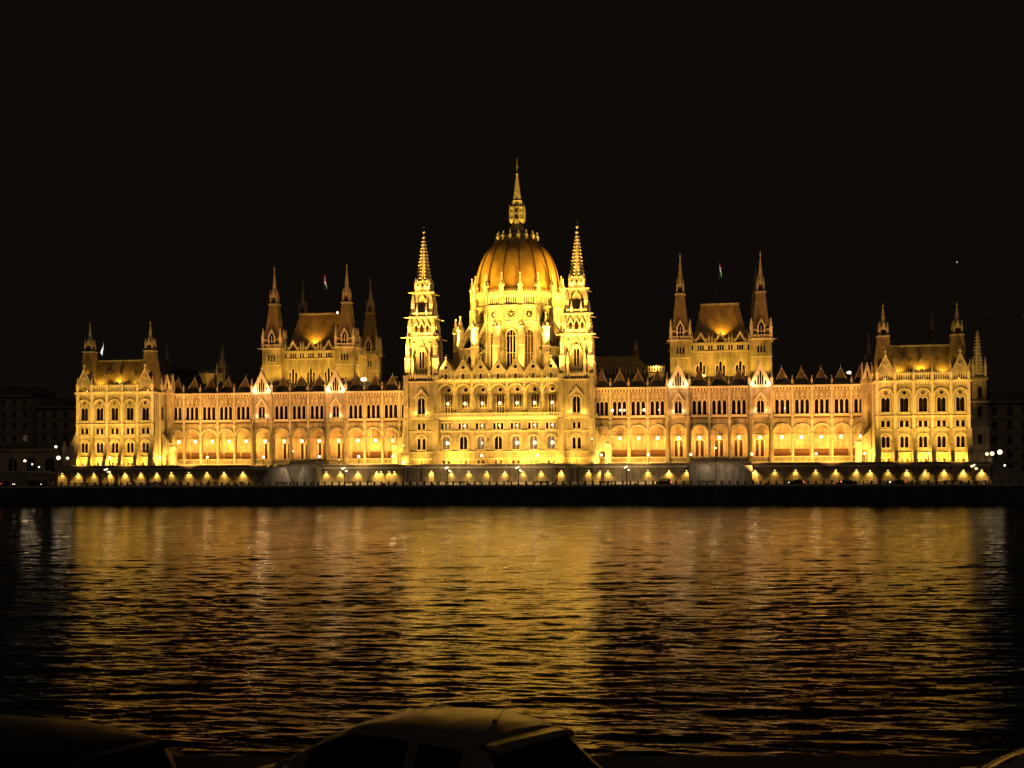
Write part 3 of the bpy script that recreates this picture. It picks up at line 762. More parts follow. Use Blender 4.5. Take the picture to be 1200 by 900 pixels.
# ---------------------------------------------------------------- end pavilions
PB = [109.1, 114.1, 119.1, 124.0, 129.0]
PX0, PX1 = 106.3, 131.7
def pavilion(s, label):
    y = -2.0
    mb = MB()
    c_ = sorted([s*p for p in PB]); xa, xb = (PX0, PX1) if s > 0 else (-PX1, -PX0)
    def fac(front):
        band(mb, xa, xb, 10.3, 13.6, [(c+d, 0.4, 10.9, 11.8, 'sq') for c in c_ for d in (-0.75, 0.75)], 0.4, STONE, y=y)
        band(mb, xa, xb, 13.6, 19.9, [(c+d, 0.48, 14.9, 17.4, 'pt') for c in c_ for d in (-0.62, 0.62)], 0.4, STONE, y=y)
        band(mb, xa, xb, 19.9, 23.6, [(c+d, 0.48, 20.6, 22.3, 'sq') for c in c_ for d in (-0.72, 0.72)], 0.4, STONE, y=y)
        band(mb, xa, xb, 23.6, 33.0, [(c+d, 0.52, 24.8, 28.1, 'pt') for c in c_ for d in (-0.62, 0.62)], 0.4, STONE, y=y)
    fac(True)
    for c in c_:
        arch_trim(mb, c, 17.2, 'rd', 1.5, 0.3, y-0.3, y+0.02, TRIM)
        arch_trim(mb, c, 29.3, 'rd', 1.75, 0.35, y-0.4, y+0.02, TRIM)
        mb.box(c-1.9, c+1.9, y-0.3, y+0.02, 24.1, 24.5, TRIM)
        for t in (-1, 1): mb.box(min(c+t*1.75, c+t*2.1), max(c+t*1.75, c+t*2.1), y-0.2, y+0.02, 24.5, 29.3, TRIM)
    for z, h, p in ((13.3, 0.3, 0.3), (19.8, 0.35, 0.35), (23.4, 0.35, 0.4)): mb.box(xa, xb, y-p, y+0.02, z, z+h, TRIM)
    # buttress piers between the bays
    bxs = [xa+0.5] + [(a+b)/2 for a, b in zip(c_[:-1], c_[1:])] + [xb-0.5]
    for i, bx in enumerate(bxs):
        w = 0.75 if i in (0, 5) else 0.55
        mb.prism_yz([(y, 10.3), (y, 20.6), (y-0.45, 20.2), (y-0.7, 17.5), (y-1.5, 15.2), (y-2.3, 12.6), (y-2.5, 10.3)], bx-w, bx+w, STONE)
        mb.box(bx-0.38, bx+0.38, y-0.42, y, 20.2, 33.2, TRIM)
        mb.box(bx-0.5, bx+0.5, y-0.6, y, 23.2, 23.9, TRIM)
    # sloping corner buttress with its own pinnacle
    ox = xb if s > 0 else xa
    if s < 0:
        mb.prism_xz([(ox, 10.3), (ox, 21.5), (ox-1.2, 18.8), (ox-3.4, 15.2), (ox-4.6, 14.6), (ox-4.6, 10.3)], y-0.3, y+1.2, STONE)
        mb.sq(ox-4.2, y+0.4, [(0.5, 14), (0.5, 16), (0.62, 16.2), (0.03, 18.6)], TRIM)
    # return walls
    mb.box(xa, xb, y+0.6, 12.0, 10.3, 33.0, STONE)
    for X in (xa, xb):
        for yy in (1.5, 5.5, 9.5): mb.box(X-0.25, X+0.25, yy-0.35, yy+0.35, 10.3, 33.2, TRIM)
        for yy in (3.5, 7.5):
            mb.box(X-0.05, X+0.05, yy-0.6, yy+0.6, 25, 29, GLASS); mb.box(X-0.05, X+0.05, yy-0.6, yy+0.6, 15, 18, GLASS)
    # cornice and slotted gallery
    mb.box(xa-0.3, xb+0.3, y-0.65, 12.3, 33.0, 33.5, TRIM)
    corbels(mb, xa, xb, y, 32.5, 33.0, 0.8, TRIM, 0.45)
    mb.quad((xa+0.2, y+0.75, 33.5), (xb-0.2, y+0.75, 33.5), (xb-0.2, y+0.75, 35.0), (xa+0.2, y+0.75, 35.0), REDGLASS)
    for a, b in zip(bxs[:-1], bxs[1:]): parapet(mb, a+0.35, b-0.35, y-0.1, 33.5, 35.6, 0.62, TRIM, 0.35, teeth=0.6)
    parapet(mb, 0, 0.1, 0, 0, 0.01, 1, TRIM)
    pv = part('end_pavilion', mb, label)
    mg = MB()
    mg.prism_xz([(-2.3, 1.9), (2.3, 1.9), (0, 7.0)], 0, 0.45, STONE); mg.box(-2.3, 2.3, 0.0, 0.45, 0, 1.9, STONE)
    for t in (-1, 1): mg.prism_xz([(t*2.5, 1.8), (t*2.5, 2.2), (0, 7.5), (0, 7.0)][::t], -0.15, 0.6, TRIM)
    mg.sq(0, 0.2, [(0.14, 7.3), (0.14, 7.9), (0.32, 8.1), (0.03, 8.9)], TRIM)
    for d, h in ((-1.5, 0.8), (-0.9, 1.1), (-0.3, 1.4), (0.3, 1.4), (0.9, 1.1), (1.5, 0.8)):
        mg.add([(d-0.17, -0.02, 0.2), (d+0.17, -0.02, 0.2), (d+0.17, -0.02, h), (d, -0.02, h+0.3), (d-0.17, -0.02, h)], [(0,1,2,3,4)], GLASS)
    gm = mg.mesh('pavilion_gable')
    for c in (c_[0], c_[-1]):
        inst('pavilion_gable', gm, pv, (c, y-0.3, 33.5)); inst('gable_roundel', round_window_mesh(0.5, None, 4), pv, (c, y-0.33, 38.0))
    for bx in bxs: inst('pinnacle', pinnacle_mesh(0.34, 4.6), pv, (bx, y-0.15, 33.5))
    for yy in (3.2, 7.4, 11.4):
        for X in (xa, xb): inst('pinnacle', pinnacle_mesh(0.34, 4.6), pv, (X, yy, 33.5))
    for c in c_:
        for d in (-0.75, 0.75): inst('basement_window', window_mesh(0.4, 0.9, 'sq', 1, REDGLASS), pv, (c+d, y, 10.9))
        for d in (-0.62, 0.62):
            inst('lancet_window', window_mesh(0.48, 2.5, 'pt', 1), pv, (c+d, y, 14.9))
            inst('tall_lancet_window', window_mesh(0.52, 3.3, 'pt', 1), pv, (c+d, y, 24.8))
        for d in (-0.72, 0.72): inst('square_window', window_mesh(0.48, 1.7, 'sq', 1), pv, (c+d, y, 20.6))
        inst('round_window', round_window_mesh(0.62, None, 0), pv, (c, y-0.02, 30.15))
    # roof
    mr = MB()
    x0, x1 = xa+3.4, xb-3.4
    mr.add([(xa+0.8, y+1.2, 33.6), (xb-0.8, y+1.2, 33.6), (xb-0.8, 12, 33.6), (xa+0.8, 12, 33.6),
            (x0, 4.2, 43.5), (x1, 4.2, 43.5), (x1, 6.2, 43.5), (x0, 6.2, 43.5)],
           [(0,1,5,4), (1,2,6,5), (2,3,7,6), (3,0,4,7), (4,5,6,7)], ROOF)
    mr.box(x0, x1, 4.0, 6.4, 43.4, 43.85, LEAD)
    for i, x in enumerate(c_[1:-1]+[(c_[1]+c_[2])/2]):
        mr.prism_xz([(x-0.35, 39.0), (x+0.35, 39.0), (x, 40.2)], 1.2, 2.8, DARKROOF)
    rear = 26
    mr.prism_yz([(12, 33.0), (40, 33.0), (40, 37.0), (34, 42.5), (14, 42.5), (12, 40.0)], xa+1.5, xb-1.5, DARKROOF)
    mr.build('pavilion_roof', pv)
    mr = MB(); mr.box(xa+1, xb-1, 12.2, 40, 10.3, 33.0, STONE); mr.build('rear_block', pv)
    # corner spirelets: tiled pyramid, open lantern, needle
    for c in (c_[0], c_[-1]):
        ms = MB(); ms.M = Matrix.Translation((c+ (0.0), 1.6, 0))
        ms.sq(0, 0, [(2.6, 34.0), (2.3, 38.0), (1.45, 46.0)], SLATEBR)
        ms.sq(0, 0, [(1.65, 46.0), (1.65, 46.35), (1.2, 46.4)], LEAD)
        for a in (-1, 1):
            for b in (-1, 1):
                ms.sq(a*1.05, b*1.05, [(0.24, 46.3), (0.24, 48.6), (0.03, 50.2)], LEAD)
        ms.sq(0, 0, [(0.5, 46.3), (0.5, 48.6)], RIBM)
        for k in range(4):
            ms.M = Matrix.Translation((c, 1.6, 0)) @ Matrix.Rotation(k*PI/2, 4, 'Z')
            ms.prism_xz([(-0.9, 48.0), (0.9, 48.0), (0, 50.3)], -1.15, -0.85, LEAD)
        ms.M = Matrix.Translation((c, 1.6, 0))
        ms.rings(0, 0, [(0.95, 48.4), (0.1, 54.6), (0.22, 54.8), (0.03, 55.6)], 8, LEAD)
        ms.build('spirelet', pv)
    return pv
pavL = pavilion(-1, 'left end pavilion with five window bays and two spirelets')
pavR = pavilion(1, 'right end pavilion with five window bays and two spirelets')

# lean-to buttress with a small arch beside each tower and pavilion
def ramp_buttress(x, s, label=None):
    mb = MB(); mb.M = Matrix.Translation((x, 3.0, 0)) @ Matrix.Scale(s, 4, (1, 0, 0))
    mb.prism_xz([(0, 15.2), (0, 21.0), (1.2, 19.2), (3.6, 17.0), (3.6, 14.6)], -0.4, 0.9, STONE)
    mb.box(0, 0.9, -0.4, 0.9, 10.3, 15.2, STONE)
    mb.box(2.7, 4.3, -0.5, 1.0, 10.3, 15.4, STONE)
    arch_trim(mb, 1.8, 13.6, 'rd', 0.9, 1.2, -0.38, 0.88, STONE)
    mb.M = Matrix.Translation((x+s*3.5, 3.2, 0))
    mb.sq(0, 0, [(0.75, 15.3), (0.75, 16.4), (0.9, 16.6), (0.6, 17.2), (0.04, 20.4)], TRIM)
    return part('lean_to_buttress', mb)
ramp_buttress(-28.8, -1); ramp_buttress(28.1, 1); ramp_buttress(-105.9, 1); ramp_buttress(105.9, -1)
# gabled turret at the inner corner of the pavilions
for s in (-1, 1):
    mb = MB(); mb.M = Matrix.Translation((s*105.2, 6.2, 0))
    mb.rings(0, 0, [(1.5, 10.3), (1.5, 33), (1.75, 33.4), (1.75, 34.4), (1.4, 34.5), (1.4, 36)], 8, WINGST)
    for k in range(4):
        mb.M = Matrix.Translation((s*105.2, 6.2, 0)) @ Matrix.Rotation(k*PI/2, 4, 'Z')
        mb.prism_xz([(-1.4, 34.5), (1.4, 34.5), (0, 39.4)], -1.4, -1.1, TRIM)
        mb.add([(-0.2, -1.42, 35), (0.2, -1.42, 35), (0.2, -1.42, 36.4), (0, -1.42, 36.9), (-0.2, -1.42, 36.4)], [(0,1,2,3,4)], GLASS)
    part('corner_turret', mb)

# ---------------------------------------------------------------- chamber blocks behind the wings
def chamber(s, label):
    cx = s*64.5; mb = MB(); y = 22.0
    ops = []
    for c in (-5.9, 0, 5.9):
        ops += [(c-0.95, 0.38, 36.8, 40.0, 'pt'), (c, 0.38, 36.8, 41.2, 'pt'), (c+0.95, 0.38, 36.8, 40.0, 'pt')]
    T = 12.2; D = 28.0; cy = y+D/2
    faces = []
    for k in range(4):
        M = Matrix.Translation((cx, cy, 0)) @ Matrix.Rotation(k*PI/2, 4, 'Z')
        off = D/2 if k in (0, 2) else T-0.8
        wd = T-3 if k in (0, 2) else D/2-2.5
        mb.M = M @ Matrix.Translation((0, -off, 0))
        oo = [(o[0]*wd/9.2, *o[1:]) for o in ops]
        band(mb, -wd, wd, 33.0, 44.6, oo, 0.35, STONE)
        mb.box(-wd, wd, -0.3, 0.05, 44.5, 44.9, TRIM)
        sl = [(x*wd/9.2, 0.26, 45.2, 46.3, 'pt') for x in (-8.4, -6.6, -5.9, -5.2, -3.4, -2.6, -0.7, 0, 0.7, 2.6, 3.4, 5.2, 5.9, 6.6, 8.4)]
        band(mb, -wd, wd, 44.9, 47.1, sl, 0.3, TRIM)
        mb.quad((-wd, 0.3, 44.9), (wd, 0.3, 44.9), (wd, 0.3, 47.1), (-wd, 0.3, 47.1), GLASS)
        mb.box(-wd, wd, -0.35, 0.2, 47.0, 47.4, TRIM)
        for c in (-5.9, 0, 5.9):
            c2 = c*wd/9.2
            for t in (-1, 1):
                mb.prism_xz([(c2+t*1.9, 47.4), (c2+t*1.4, 47.4), (c2, 49.8), (c2, 50.8)][::-t], -0.2, 0.2, TRIM)
                mb.box(min(c2+t*1.9, c2+t*1.5), max(c2+t*1.9, c2+t*1.5), -0.2, 0.2, 47.4, 48.6, TRIM)
                mb.prism_xz([(c2+t*1.5, 35.5), (c2+t*1.45, 35.5), (c2+t*0.1, 42.6), (c2+t*0.1, 42.9)][::-t], -0.2, 0.02, TRIM)
            mb.prism_xz([(c2-1.4, 47.4), (c2+1.4, 47.4), (c2, 49.8)], 0.3, 0.6, RIBM)
            for d in (-2.5, 2.5): mb.sq(c2+d, 0, [(0.22, 47.4), (0.22, 49.0), (0.03, 50.6)], TRIM)
        if k in (0, 1, 3):
            faces.append((M @ Matrix.Translation((0, -off, 0)), oo, k))
    mb.M = Matrix.Translation((cx, cy, 0))
    mb.box(-T+1.5, T-1.5, -D/2+0.8, D/2-0.8, 33, 47.3, STONE)
    cb = part('chamber_block', mb, label)
    for M, oo, k in faces:
        for o in oo:
            if k == 0 or s < 0: inst('lancet_window', window_mesh(0.38, round(o[3]-o[2], 2), 'pt', 1), cb, M @ Vector((o[0], 0, o[2])), k*PI/2)
    mr = MB(); mr.M = Matrix.Translation((cx, 0, 0))
    mr.add([(-8.4, y+1.0, 47.5), (8.4, y+1.0, 47.5), (8.4, y+D-1, 47.5), (-8.4, y+D-1, 47.5),
            (-5.7, y+6.5, 59.6), (5.7, y+6.5, 59.6), (5.7, y+D-7, 59.6), (-5.7, y+D-7, 59.6)],
           [(0,1,5,4), (1,2,6,5), (2,3,7,6), (3,0,4,7), (4,5,6,7)], ROOFC)
    mr.box(-5.9, 5.9, y+6.3, y+D-6.8, 59.5, 60.1, LEAD)
    mr.build('mansard_roof', cb)
    for (tx, ty) in ((-12.0, y), (12.0, y), (-12.0, y+D), (12.0, y+D)):
        mt = MB(); X = 3.1
        for k in range(4):
            mt.M = Matrix.Translation((cx+tx, ty, 0)) @ Matrix.Rotation(k*PI/2, 4, 'Z') @ Matrix.Translation((0, -X, 0))
            band(mt, -X, X, 32.5, 47.8, [(x, 0.26, 43.9, 45.6, 'pt') for x in (-0.9, 0, 0.9)], 0.3, STONE)
            mt.quad((-1.5, 0.3, 43.5), (1.5, 0.3, 43.5), (1.5, 0.3, 46.4), (-1.5, 0.3, 46.4), GLASS)
            mt.box(-X-0.15, X+0.15, -0.15, 0.05, 42.4, 42.7, TRIM)
            mt.box(-X-0.45, X+0.45, -0.45, 0.1, 47.7, 48.2, TRIM)
            parapet(mt, -X, X, -0.25, 48.2, 49.2, 0.5, TRIM, 0.2)
            mt.box(-1.15, -0.75, 0.0, 0.4, 48.2, 52.0, TRIM); mt.box(0.75, 1.15, 0.0, 0.4, 48.2, 52.0, TRIM)
            for t in (-1, 1): mt.prism_xz([(t*1.35, 51.6), (t*0.95, 51.6), (0, 53.3), (0, 54.2)][::-t], -0.1, 0.45, TRIM)
            mt.quad((-0.75, 0.3, 48.4), (0.75, 0.3, 48.4), (0.75, 0.3, 52.6), (-0.75, 0.3, 52.6), GLASS)
            mt.box(-0.08, 0.08, 0.15, 0.3, 48.4, 52, TRIM); mt.box(-0.75, 0.75, 0.15, 0.3, 50.2, 50.4, TRIM)
            mt.sq(-0.05-X+0.3, 0.25, [(0.38, 48.2), (0.38, 51.2), (0.5, 51.3), (0.3, 52.4), (0.05, 54.4)], TRIM)
            for t in (-1, 1): arch_trim(mt, t*1.9, 50.2, 'rd', 0.55, 0.25, 0.0, 0.3, TRIM)
            mt.tube((X, 0, 47.9), (X+1.5, -0.9, 47.8), 0.2, TRIM, 5, 0.1)
        mt.M = Matrix.Translation((cx+tx, ty, 0))
        mt.box(-X+0.1, X-0.1, -X+0.1, X-0.1, 47.9, 48.3, STONE)
        mt.build('corner_turret', cb)
        ms = MB(); ms.M = Matrix.Translation((cx+tx, ty, 0))
        ms.sq(0, 0, [(2.6, 48.3), (2.4, 52.0), (1.3, 62.0)], SLATEBR)
        ms.sq(0, 0, [(1.55, 62.0), (1.55, 62.5), (1.1, 62.6)], LEAD)
        ms.sq(0, 0, [(0.55, 62.4), (0.55, 65.0)], RIBM)
        for a in (-1, 1):
            for b in (-1, 1): ms.sq(a*0.95, b*0.95, [(0.22, 62.4), (0.22, 65.2), (0.03, 66.8)], LEAD)
        for k in range(4):
            ms.M = Matrix.Translation((cx+tx, ty, 0)) @ Matrix.Rotation(k*PI/2, 4, 'Z')
            ms.prism_xz([(-0.8, 64.6), (0.8, 64.6), (0, 67.0)], -1.05, -0.8, LEAD)
        ms.M = Matrix.Translation((cx+tx, ty, 0))
        ms.rings(0, 0, [(0.95, 64.8), (0.12, 73.2), (0.25, 73.5), (0.03, 75.0)], 8, LEAD)
        ms.build('turret_spire', cb)
    # flagpole and flag
    mf = MB(); mf.tube((cx, 36, 60), (cx, 36, 74.5), 0.1, IRON)
    fo = mf.build('flagpole', cb)
    mf = MB(); v = []; f = []
    n = 6; cl = [REDF, WHITEF, GREENF]
    for b in range(3):
        v = []; f = []
        for i in range(n+1):
            t = i/n
            for j in (0, 1):
                u = b+j
                v.append((cx+0.12+0.75*t+0.12*math.sin(5*t+u), 36+0.35*math.sin(7*t+u*0.6), 73.6-1.0*u*0.9-2.0*t*t-0.3*t))
        for i in range(n): f.append((i*2, i*2+1, i*2+3, i*2+2))
        mf.add(v, f, cl[b], True)
    mf.build('flag', cb)
    return cb
ROOFC = mat('golden_brown_tile', (0.50, 0.32, 0.11), 0.55, 0.35, 0.5, bump=0.06, bscale=3)
chL = chamber(-1, 'left chamber block with four corner turrets and a truncated roof')
chR = chamber(1, 'right chamber block with corner turrets and a truncated roof')

# ---------------------------------------------------------------- roofs and turrets seen behind
def steep_roof(name, x0, x1, y0, y1, z0, z1, inset, material, slots=True):
    mb = MB(); ym = (y0+y1)/2
    mb.add([(x0,y0,z0),(x1,y0,z0),(x1,y1,z0),(x0,y1,z0),(x0+inset,ym,z1),(x1-inset,ym,z1)], [(0,1,5,4),(1,2,5),(2,3,4,5),(3,0,4)], material)
    mb.tube((x0+inset, ym, z1), (x1-inset, ym, z1), 0.15, LEAD, 5)
    if slots:
        mb.box(x0+0.3, x1-0.3, y0+0.3, y1-0.3, z0-8, z0, DARKROOF)
        n = int((x1-x0)/1.2)
        for i in range(n+1): mb.box(x0+(x1-x0)*i/n-0.2, x0+(x1-x0)*i/n+0.2, y0-0.1, y0+0.4, z0-1.8, z0, TRIM)
    return part(name, mb)
steep_roof('rear_roof', -41.5, -14, 56, 72, 42.6, 47.2, 6, ROOF)
steep_roof('rear_roof', 12, 41.5, 56, 72, 42.6, 47.2, 4, ROOF)
def needle(x, y, z0, z1, w, body, label=None):
    mb = MB(); mb.M = Matrix.Translation((x, y, 0)); h = z1-z0
    mb.sq(0, 0, [(w, z0), (w, z0+h*0.38), (w*1.25, z0+h*0.4), (w*1.25, z0+h*0.42), (w*0.8, z0+h*0.44)], body)
    for a in (-1, 1):
        for b in (-1, 1): mb.sq(a*w*0.9, b*w*0.9, [(w*0.22, z0+h*0.42), (w*0.22, z0+h*0.55), (0.02, z0+h*0.66)], body)
    mb.sq(0, 0, [(w*0.45, z0+h*0.43), (w*0.45, z0+h*0.55)], RIBM)
    mb.rings(0, 0, [(w*0.95, z0+h*0.55), (w*0.12, z1-h*0.04), (w*0.25, z1-h*0.03), (0.02, z1)], 8, LEAD)
    for k in (0, 1, 3):
        mb.M = Matrix.Translation((x, y, 0)) @ Matrix.Rotation(k*PI/2, 4, 'Z')
        mb.add([(-w*0.3, -w-0.02, z0+h*0.12), (w*0.3, -w-0.02, z0+h*0.12), (w*0.3, -w-0.02, z0+h*0.26), (-w*0.3, -w-0.02, z0+h*0.26)], [(0,1,2,3)], GLASS)
    return part('rear_turret', mb, label)
needle(37.0, 64, 44, 53.4, 0.9, SLATEBR)
needle(-109.6, 60, 36, 53.6, 1.6, STONE)
needle(-121.4, 40, 40, 52.4, 0.9, SLATEBR)
needle(107.7, 20, 30, 49.2, 1.25, WINGST)
needle(129.5, 40, 44, 58.0, 0.8, SLATEBR)
steep_roof('rear_roof', -119, -111.5, 58, 66, 43.6, 44.8, 0.6, STONE, False)
mb = MB(); mb.box(-119, -112, 58, 66, 38, 43.6, STONE); part('rear_attic', mb)
mb = MB(); mb.box(41.7, 47, 48, 56, 34, 40.8, STONE); parapet(mb, 41.7, 47, 47.7, 40.8, 42.4, 0.9, TRIM, 0.3, teeth=0.5); part('rear_attic', mb)
# side porch turret at the right hand end
mb = MB(); mb.M = Matrix.Translation((137.2, 14, 0))
mb.sq(0, 0, [(3.6, 4.9), (3.2, 13.5), (2.6, 14), (2.4, 22), (2.1, 23), (1.9, 34), (2.3, 34.4), (2.3, 35), (1.5, 35.2)], WINGST)
for a in (-1, 1):
    for b in (-1, 1): mb.sq(a*1.7, b*1.7, [(0.35, 34.8), (0.35, 38.2), (0.03, 41)], TRIM)
crocket_spire(mb, 0, 0, 1.6, 35.2, 0.2, 48.6, 8, TRIM, 0.9, 0.5); mb.tube((0, 0, 48), (0, 0, 50), 0.08, IRON)
for z in (16, 24, 29): mb.box(-0.5, 0.5, -2.75, -2.3, z, z+2.6, GLASS); 
for z in (20.2, 27.8): mb.box(-2.8, 2.8, -2.8, 2.8, z, z+0.4, TRIM)
mb.M = Matrix.Identity(4)
mb.prism_xz([(132.3, 4.9), (139.9, 4.9), (139.2, 12), (137.5, 24), (136.5, 33), (132.3, 33)], 15, 40, WINGST)
part('side_porch_turret', mb, 'dim crocketed turret at the far right end')
# ================================================================== SETTING
def structure(name, mb, **k):
    o = mb.build(name); o['kind'] = 'structure'; return o
# far bank ground and roads
mb = MB(); mb.box(-3000, 3000, -19.4, 4000, -4, 4.85, EARTH); structure('far_bank', mb)
mb = MB(); mb.box(-400, 400, -17.5, -10.6, 4.9, 4.93, ROAD); structure('quay_road', mb)
for nm, (a, b) in (('quay_pavement', (-20.0, -17.6)), ('wall_pavement', (-10.5, -9.0))):
    mb = MB(); mb.box(-400, 400, a+0.3, b, 4.9, 5.05, PAVE); mb.box(-400, 400, a, a+0.296, 4.88, 5.056, KERB); structure(nm, mb)
mb = MB(); mb.box(-134.5, 136, -8.6, 46, 4.9, 10.3, TERR); structure('terrace_ground', mb)
mb = MB(); mb.box(-600, 600, -20.3, -19.4, -4, 4.87, QUAY)
mb.box(-600, 600, -20.35, -19.95, 4.6, 5.1, KERB)
for i in range(60): mb.box(-300+i*10, -299.5+i*10, -20.5, -20.3, -4, 4.6, QUAY)
o = mb.build('quay_wall'); tag(o, 'long dark vertical stone quay wall rising from the river', 'wall')

# terrace retaining wall
TW = empty('terrace_wall', (0, -9, 4.9), 'long stone retaining wall under the palace with glowing lamp niches', 'wall')
TW.location = (0, 0, 0)
def wallseg(x0, x1, niches, pil, z1=10.6, y=-9.0, nhw=1.5, top='sq', material=TERR):
    mb = MB()
    band(mb, x0, x1, 4.95, 9.8, [(c, nhw, 5.7, 8.7, top) for c in niches], 0.35, material, y=y)
    mb.quad((x0, y+0.36, 4.95), (x1, y+0.36, 4.95), (x1, y+0.36, 9.8), (x0, y+0.36, 9.8), material)
    mb.box(x0, x1, y-0.25, y+0.38, 9.8, 10.15, TRIM); mb.box(x0, x1, y-0.1, y+0.3, 10.15, 10.85, material); mb.box(x0, x1, y-0.2, y+0.4, 10.85, 11.0, TRIM)
    mb.box(x0, x1, y-0.5, y+0.02, 5.06, 5.75, TRIM)
    for p in pil: mb.box(p-0.55, p+0.55, y-0.55, y+0.1, 5.06, 10.0, material)
    return mb.build('wall_section', TW)
lw = MB(); lw.box(-0.22, 0.22, -0.35, 0.0, 0.0, 0.16, FIXT); lw.box(-0.18, 0.18, -0.33, -0.02, -0.14, -0.003, YELLAMP); WL = lw.mesh('wall_lamp')
def wlamp(x, z=8.9, y=-9.0, p=36):
    inst('wall_lamp', WL, TW, (x, y-0.02, z)); p *= 7.0*random.uniform(0.55, 1.3)
    lamp('SPOT', 'wall_lamp_light', (x, y-0.42, z-0.16), p, (1.0, 0.60, 0.10), TW, target=(x, y+0.1, z-3.4), size=0.12, spot=112, blend=1.0)
pavn = [-132.7, -127.6, -122.5, -117.3, -112.5, -107.5, -102.4]
wallseg(-134.7, -99.9, pavn, [-134.2, -130.1, -125.0, -119.9, -114.9, -110, -104.9, -100.2], nhw=1.75)
for x in pavn: wlamp(x, 8.75, -8.65, 85)
wallseg(-99.9, -68.0, [], [])
for x in (-97.6, -92.15, -86.5, -81.2, -75.3): wlamp(x, 8.9, -9, random.uniform(70, 110))
wallseg(-51.0, -28.5, [], [])
for x in (-49.8, -45.6, -40.3, -34.6, -33.4, -31.0, -29.4): wlamp(x, 8.9, -9, random.uniform(80, 130))
wallseg(-28.5, 29.5, [-18.5, 19.1, 26.9], [-24.5, -20.6, -16.5, 17.2, 21.2, 24.8], nhw=0.85, top='rd')
for x in (-12.6, -7.5, -2.3, 2.9, 8.2, 13.4): wlamp(x, 8.8, -9, 62)
for x in (-18.5, 19.1, 26.9): wlamp(x, 9.0, -8.65, 110)
wallseg(29.5, 55.0, [], [30.9])
for x in (30.2, 32.4, 43.6, 49.45, 54.3): wlamp(x, 8.9, -9, random.uniform(70, 110))
wallseg(72.0, 103.0, [], [])
for x in (73.0, 78.4, 84.0, 89.4, 94.8, 100.2): wlamp(x, 8.9, -9, random.uniform(65, 105) if x > 74 else 180)
pavn = [103.8, 108.6, 113.6, 118.4, 123.3, 128.3, 133.0]
wallseg(101.6+1.4, 135.3, pavn[1:], [106.2, 111.1, 116, 120.9, 125.8, 130.7], nhw=1.7)
for x in pavn: wlamp(x, 8.7, -8.65 if x > 105 else -9, 85)

# projecting stair blocks: two flights meeting in a dark cleft
def stair_block(name, x0, x1, cx, label):
    mb = MB(); yf = -15.5; zt = 10.2
    for s, xo in ((-1, x0), (1, x1)):
        top_in = cx + s*2.6
        p = [(xo, 4.95), (cx+s*0.5, 4.95), (top_in, zt), (xo + (0.0 if not (name == 'l' and s < 0) else 3.0), zt)]
        mb.prism_xz(p[::s], yf, yf+1.0, STAIRM)
        xi, xj = sorted((xo, xo-s*1.0))
        if not (name == 'l' and s < 0): mb.box(xi, xj, yf+1.0, -9, 4.95, zt, STAIRM)
        else: mb.prism_xz([(xo, 4.95), (xo+1, 4.95), (xo+4, zt), (xo+3, zt)], yf+1.0, -9, TRIM)
        n = 14
        for i in range(n):
            t0, t1 = i/n, (i+1)/n
            a = cx+s*(0.6+t0*5.5); b = cx+s*(0.6+t1*5.5)
            mb.box(min(a, b), max(a, b), yf+1.0, -9.6, 4.95, 4.95+(zt-4.95)*t1, STAIRM)
        a = cx+s*6.1; mb.box(min(a, xo-s*1.0), max(a, xo-s*1.0), yf+1.0, -9, 4.95, zt-0.2, STAIRM)
    mb.box(x0+3 if name == 'l' else x0, x1, -9.6, -8.5, 4.95, 10.6, STAIRM)
    mb.box(x0+3 if name == 'l' else x0, x1, -8.6, 4.5, 10.3, 11.2, TERR)
    mb.box(x0+3.5 if name == 'l' else x0+1, x1-1, 0.5, 7.2, 11.2, 12.0, TERR)
    o = mb.build('stair_block'); tag(o, label, 'stairs', 'projecting stair blocks in the retaining wall'); return o
stair_block('l', -68.0, -51.0, -57.6, 'grey stone stair block projecting below the left wing, with one slanting pale side')
stair_block('r', 55.0, 72.0, 62.9, 'grey stone stair block projecting below the right wing, behind a tall lamp post')
# end walls on each side
mb = MB(); mb.box(-330, -136, -8.9, 40, 4.95, 8.9, OLDB); mb.box(-330, -136, -9.1, -8.7, 8.9, 9.5, CONC)
o = mb.build('embankment_wall'); tag(o, 'low dim grey embankment wall left of the palace', 'wall')
mb = MB(); mb.prism_xz([(135.6, 4.95), (150, 4.95), (141.5, 8.6), (135.6, 10.4)], -9.5, 6, STAIRM); mb.box(141.4, 330, -5, 40, 4.95, 7.8, OLDB)
o = mb.build('embankment_ramp'); tag(o, 'sloping grey stone ramp wall right of the palace', 'ramp')

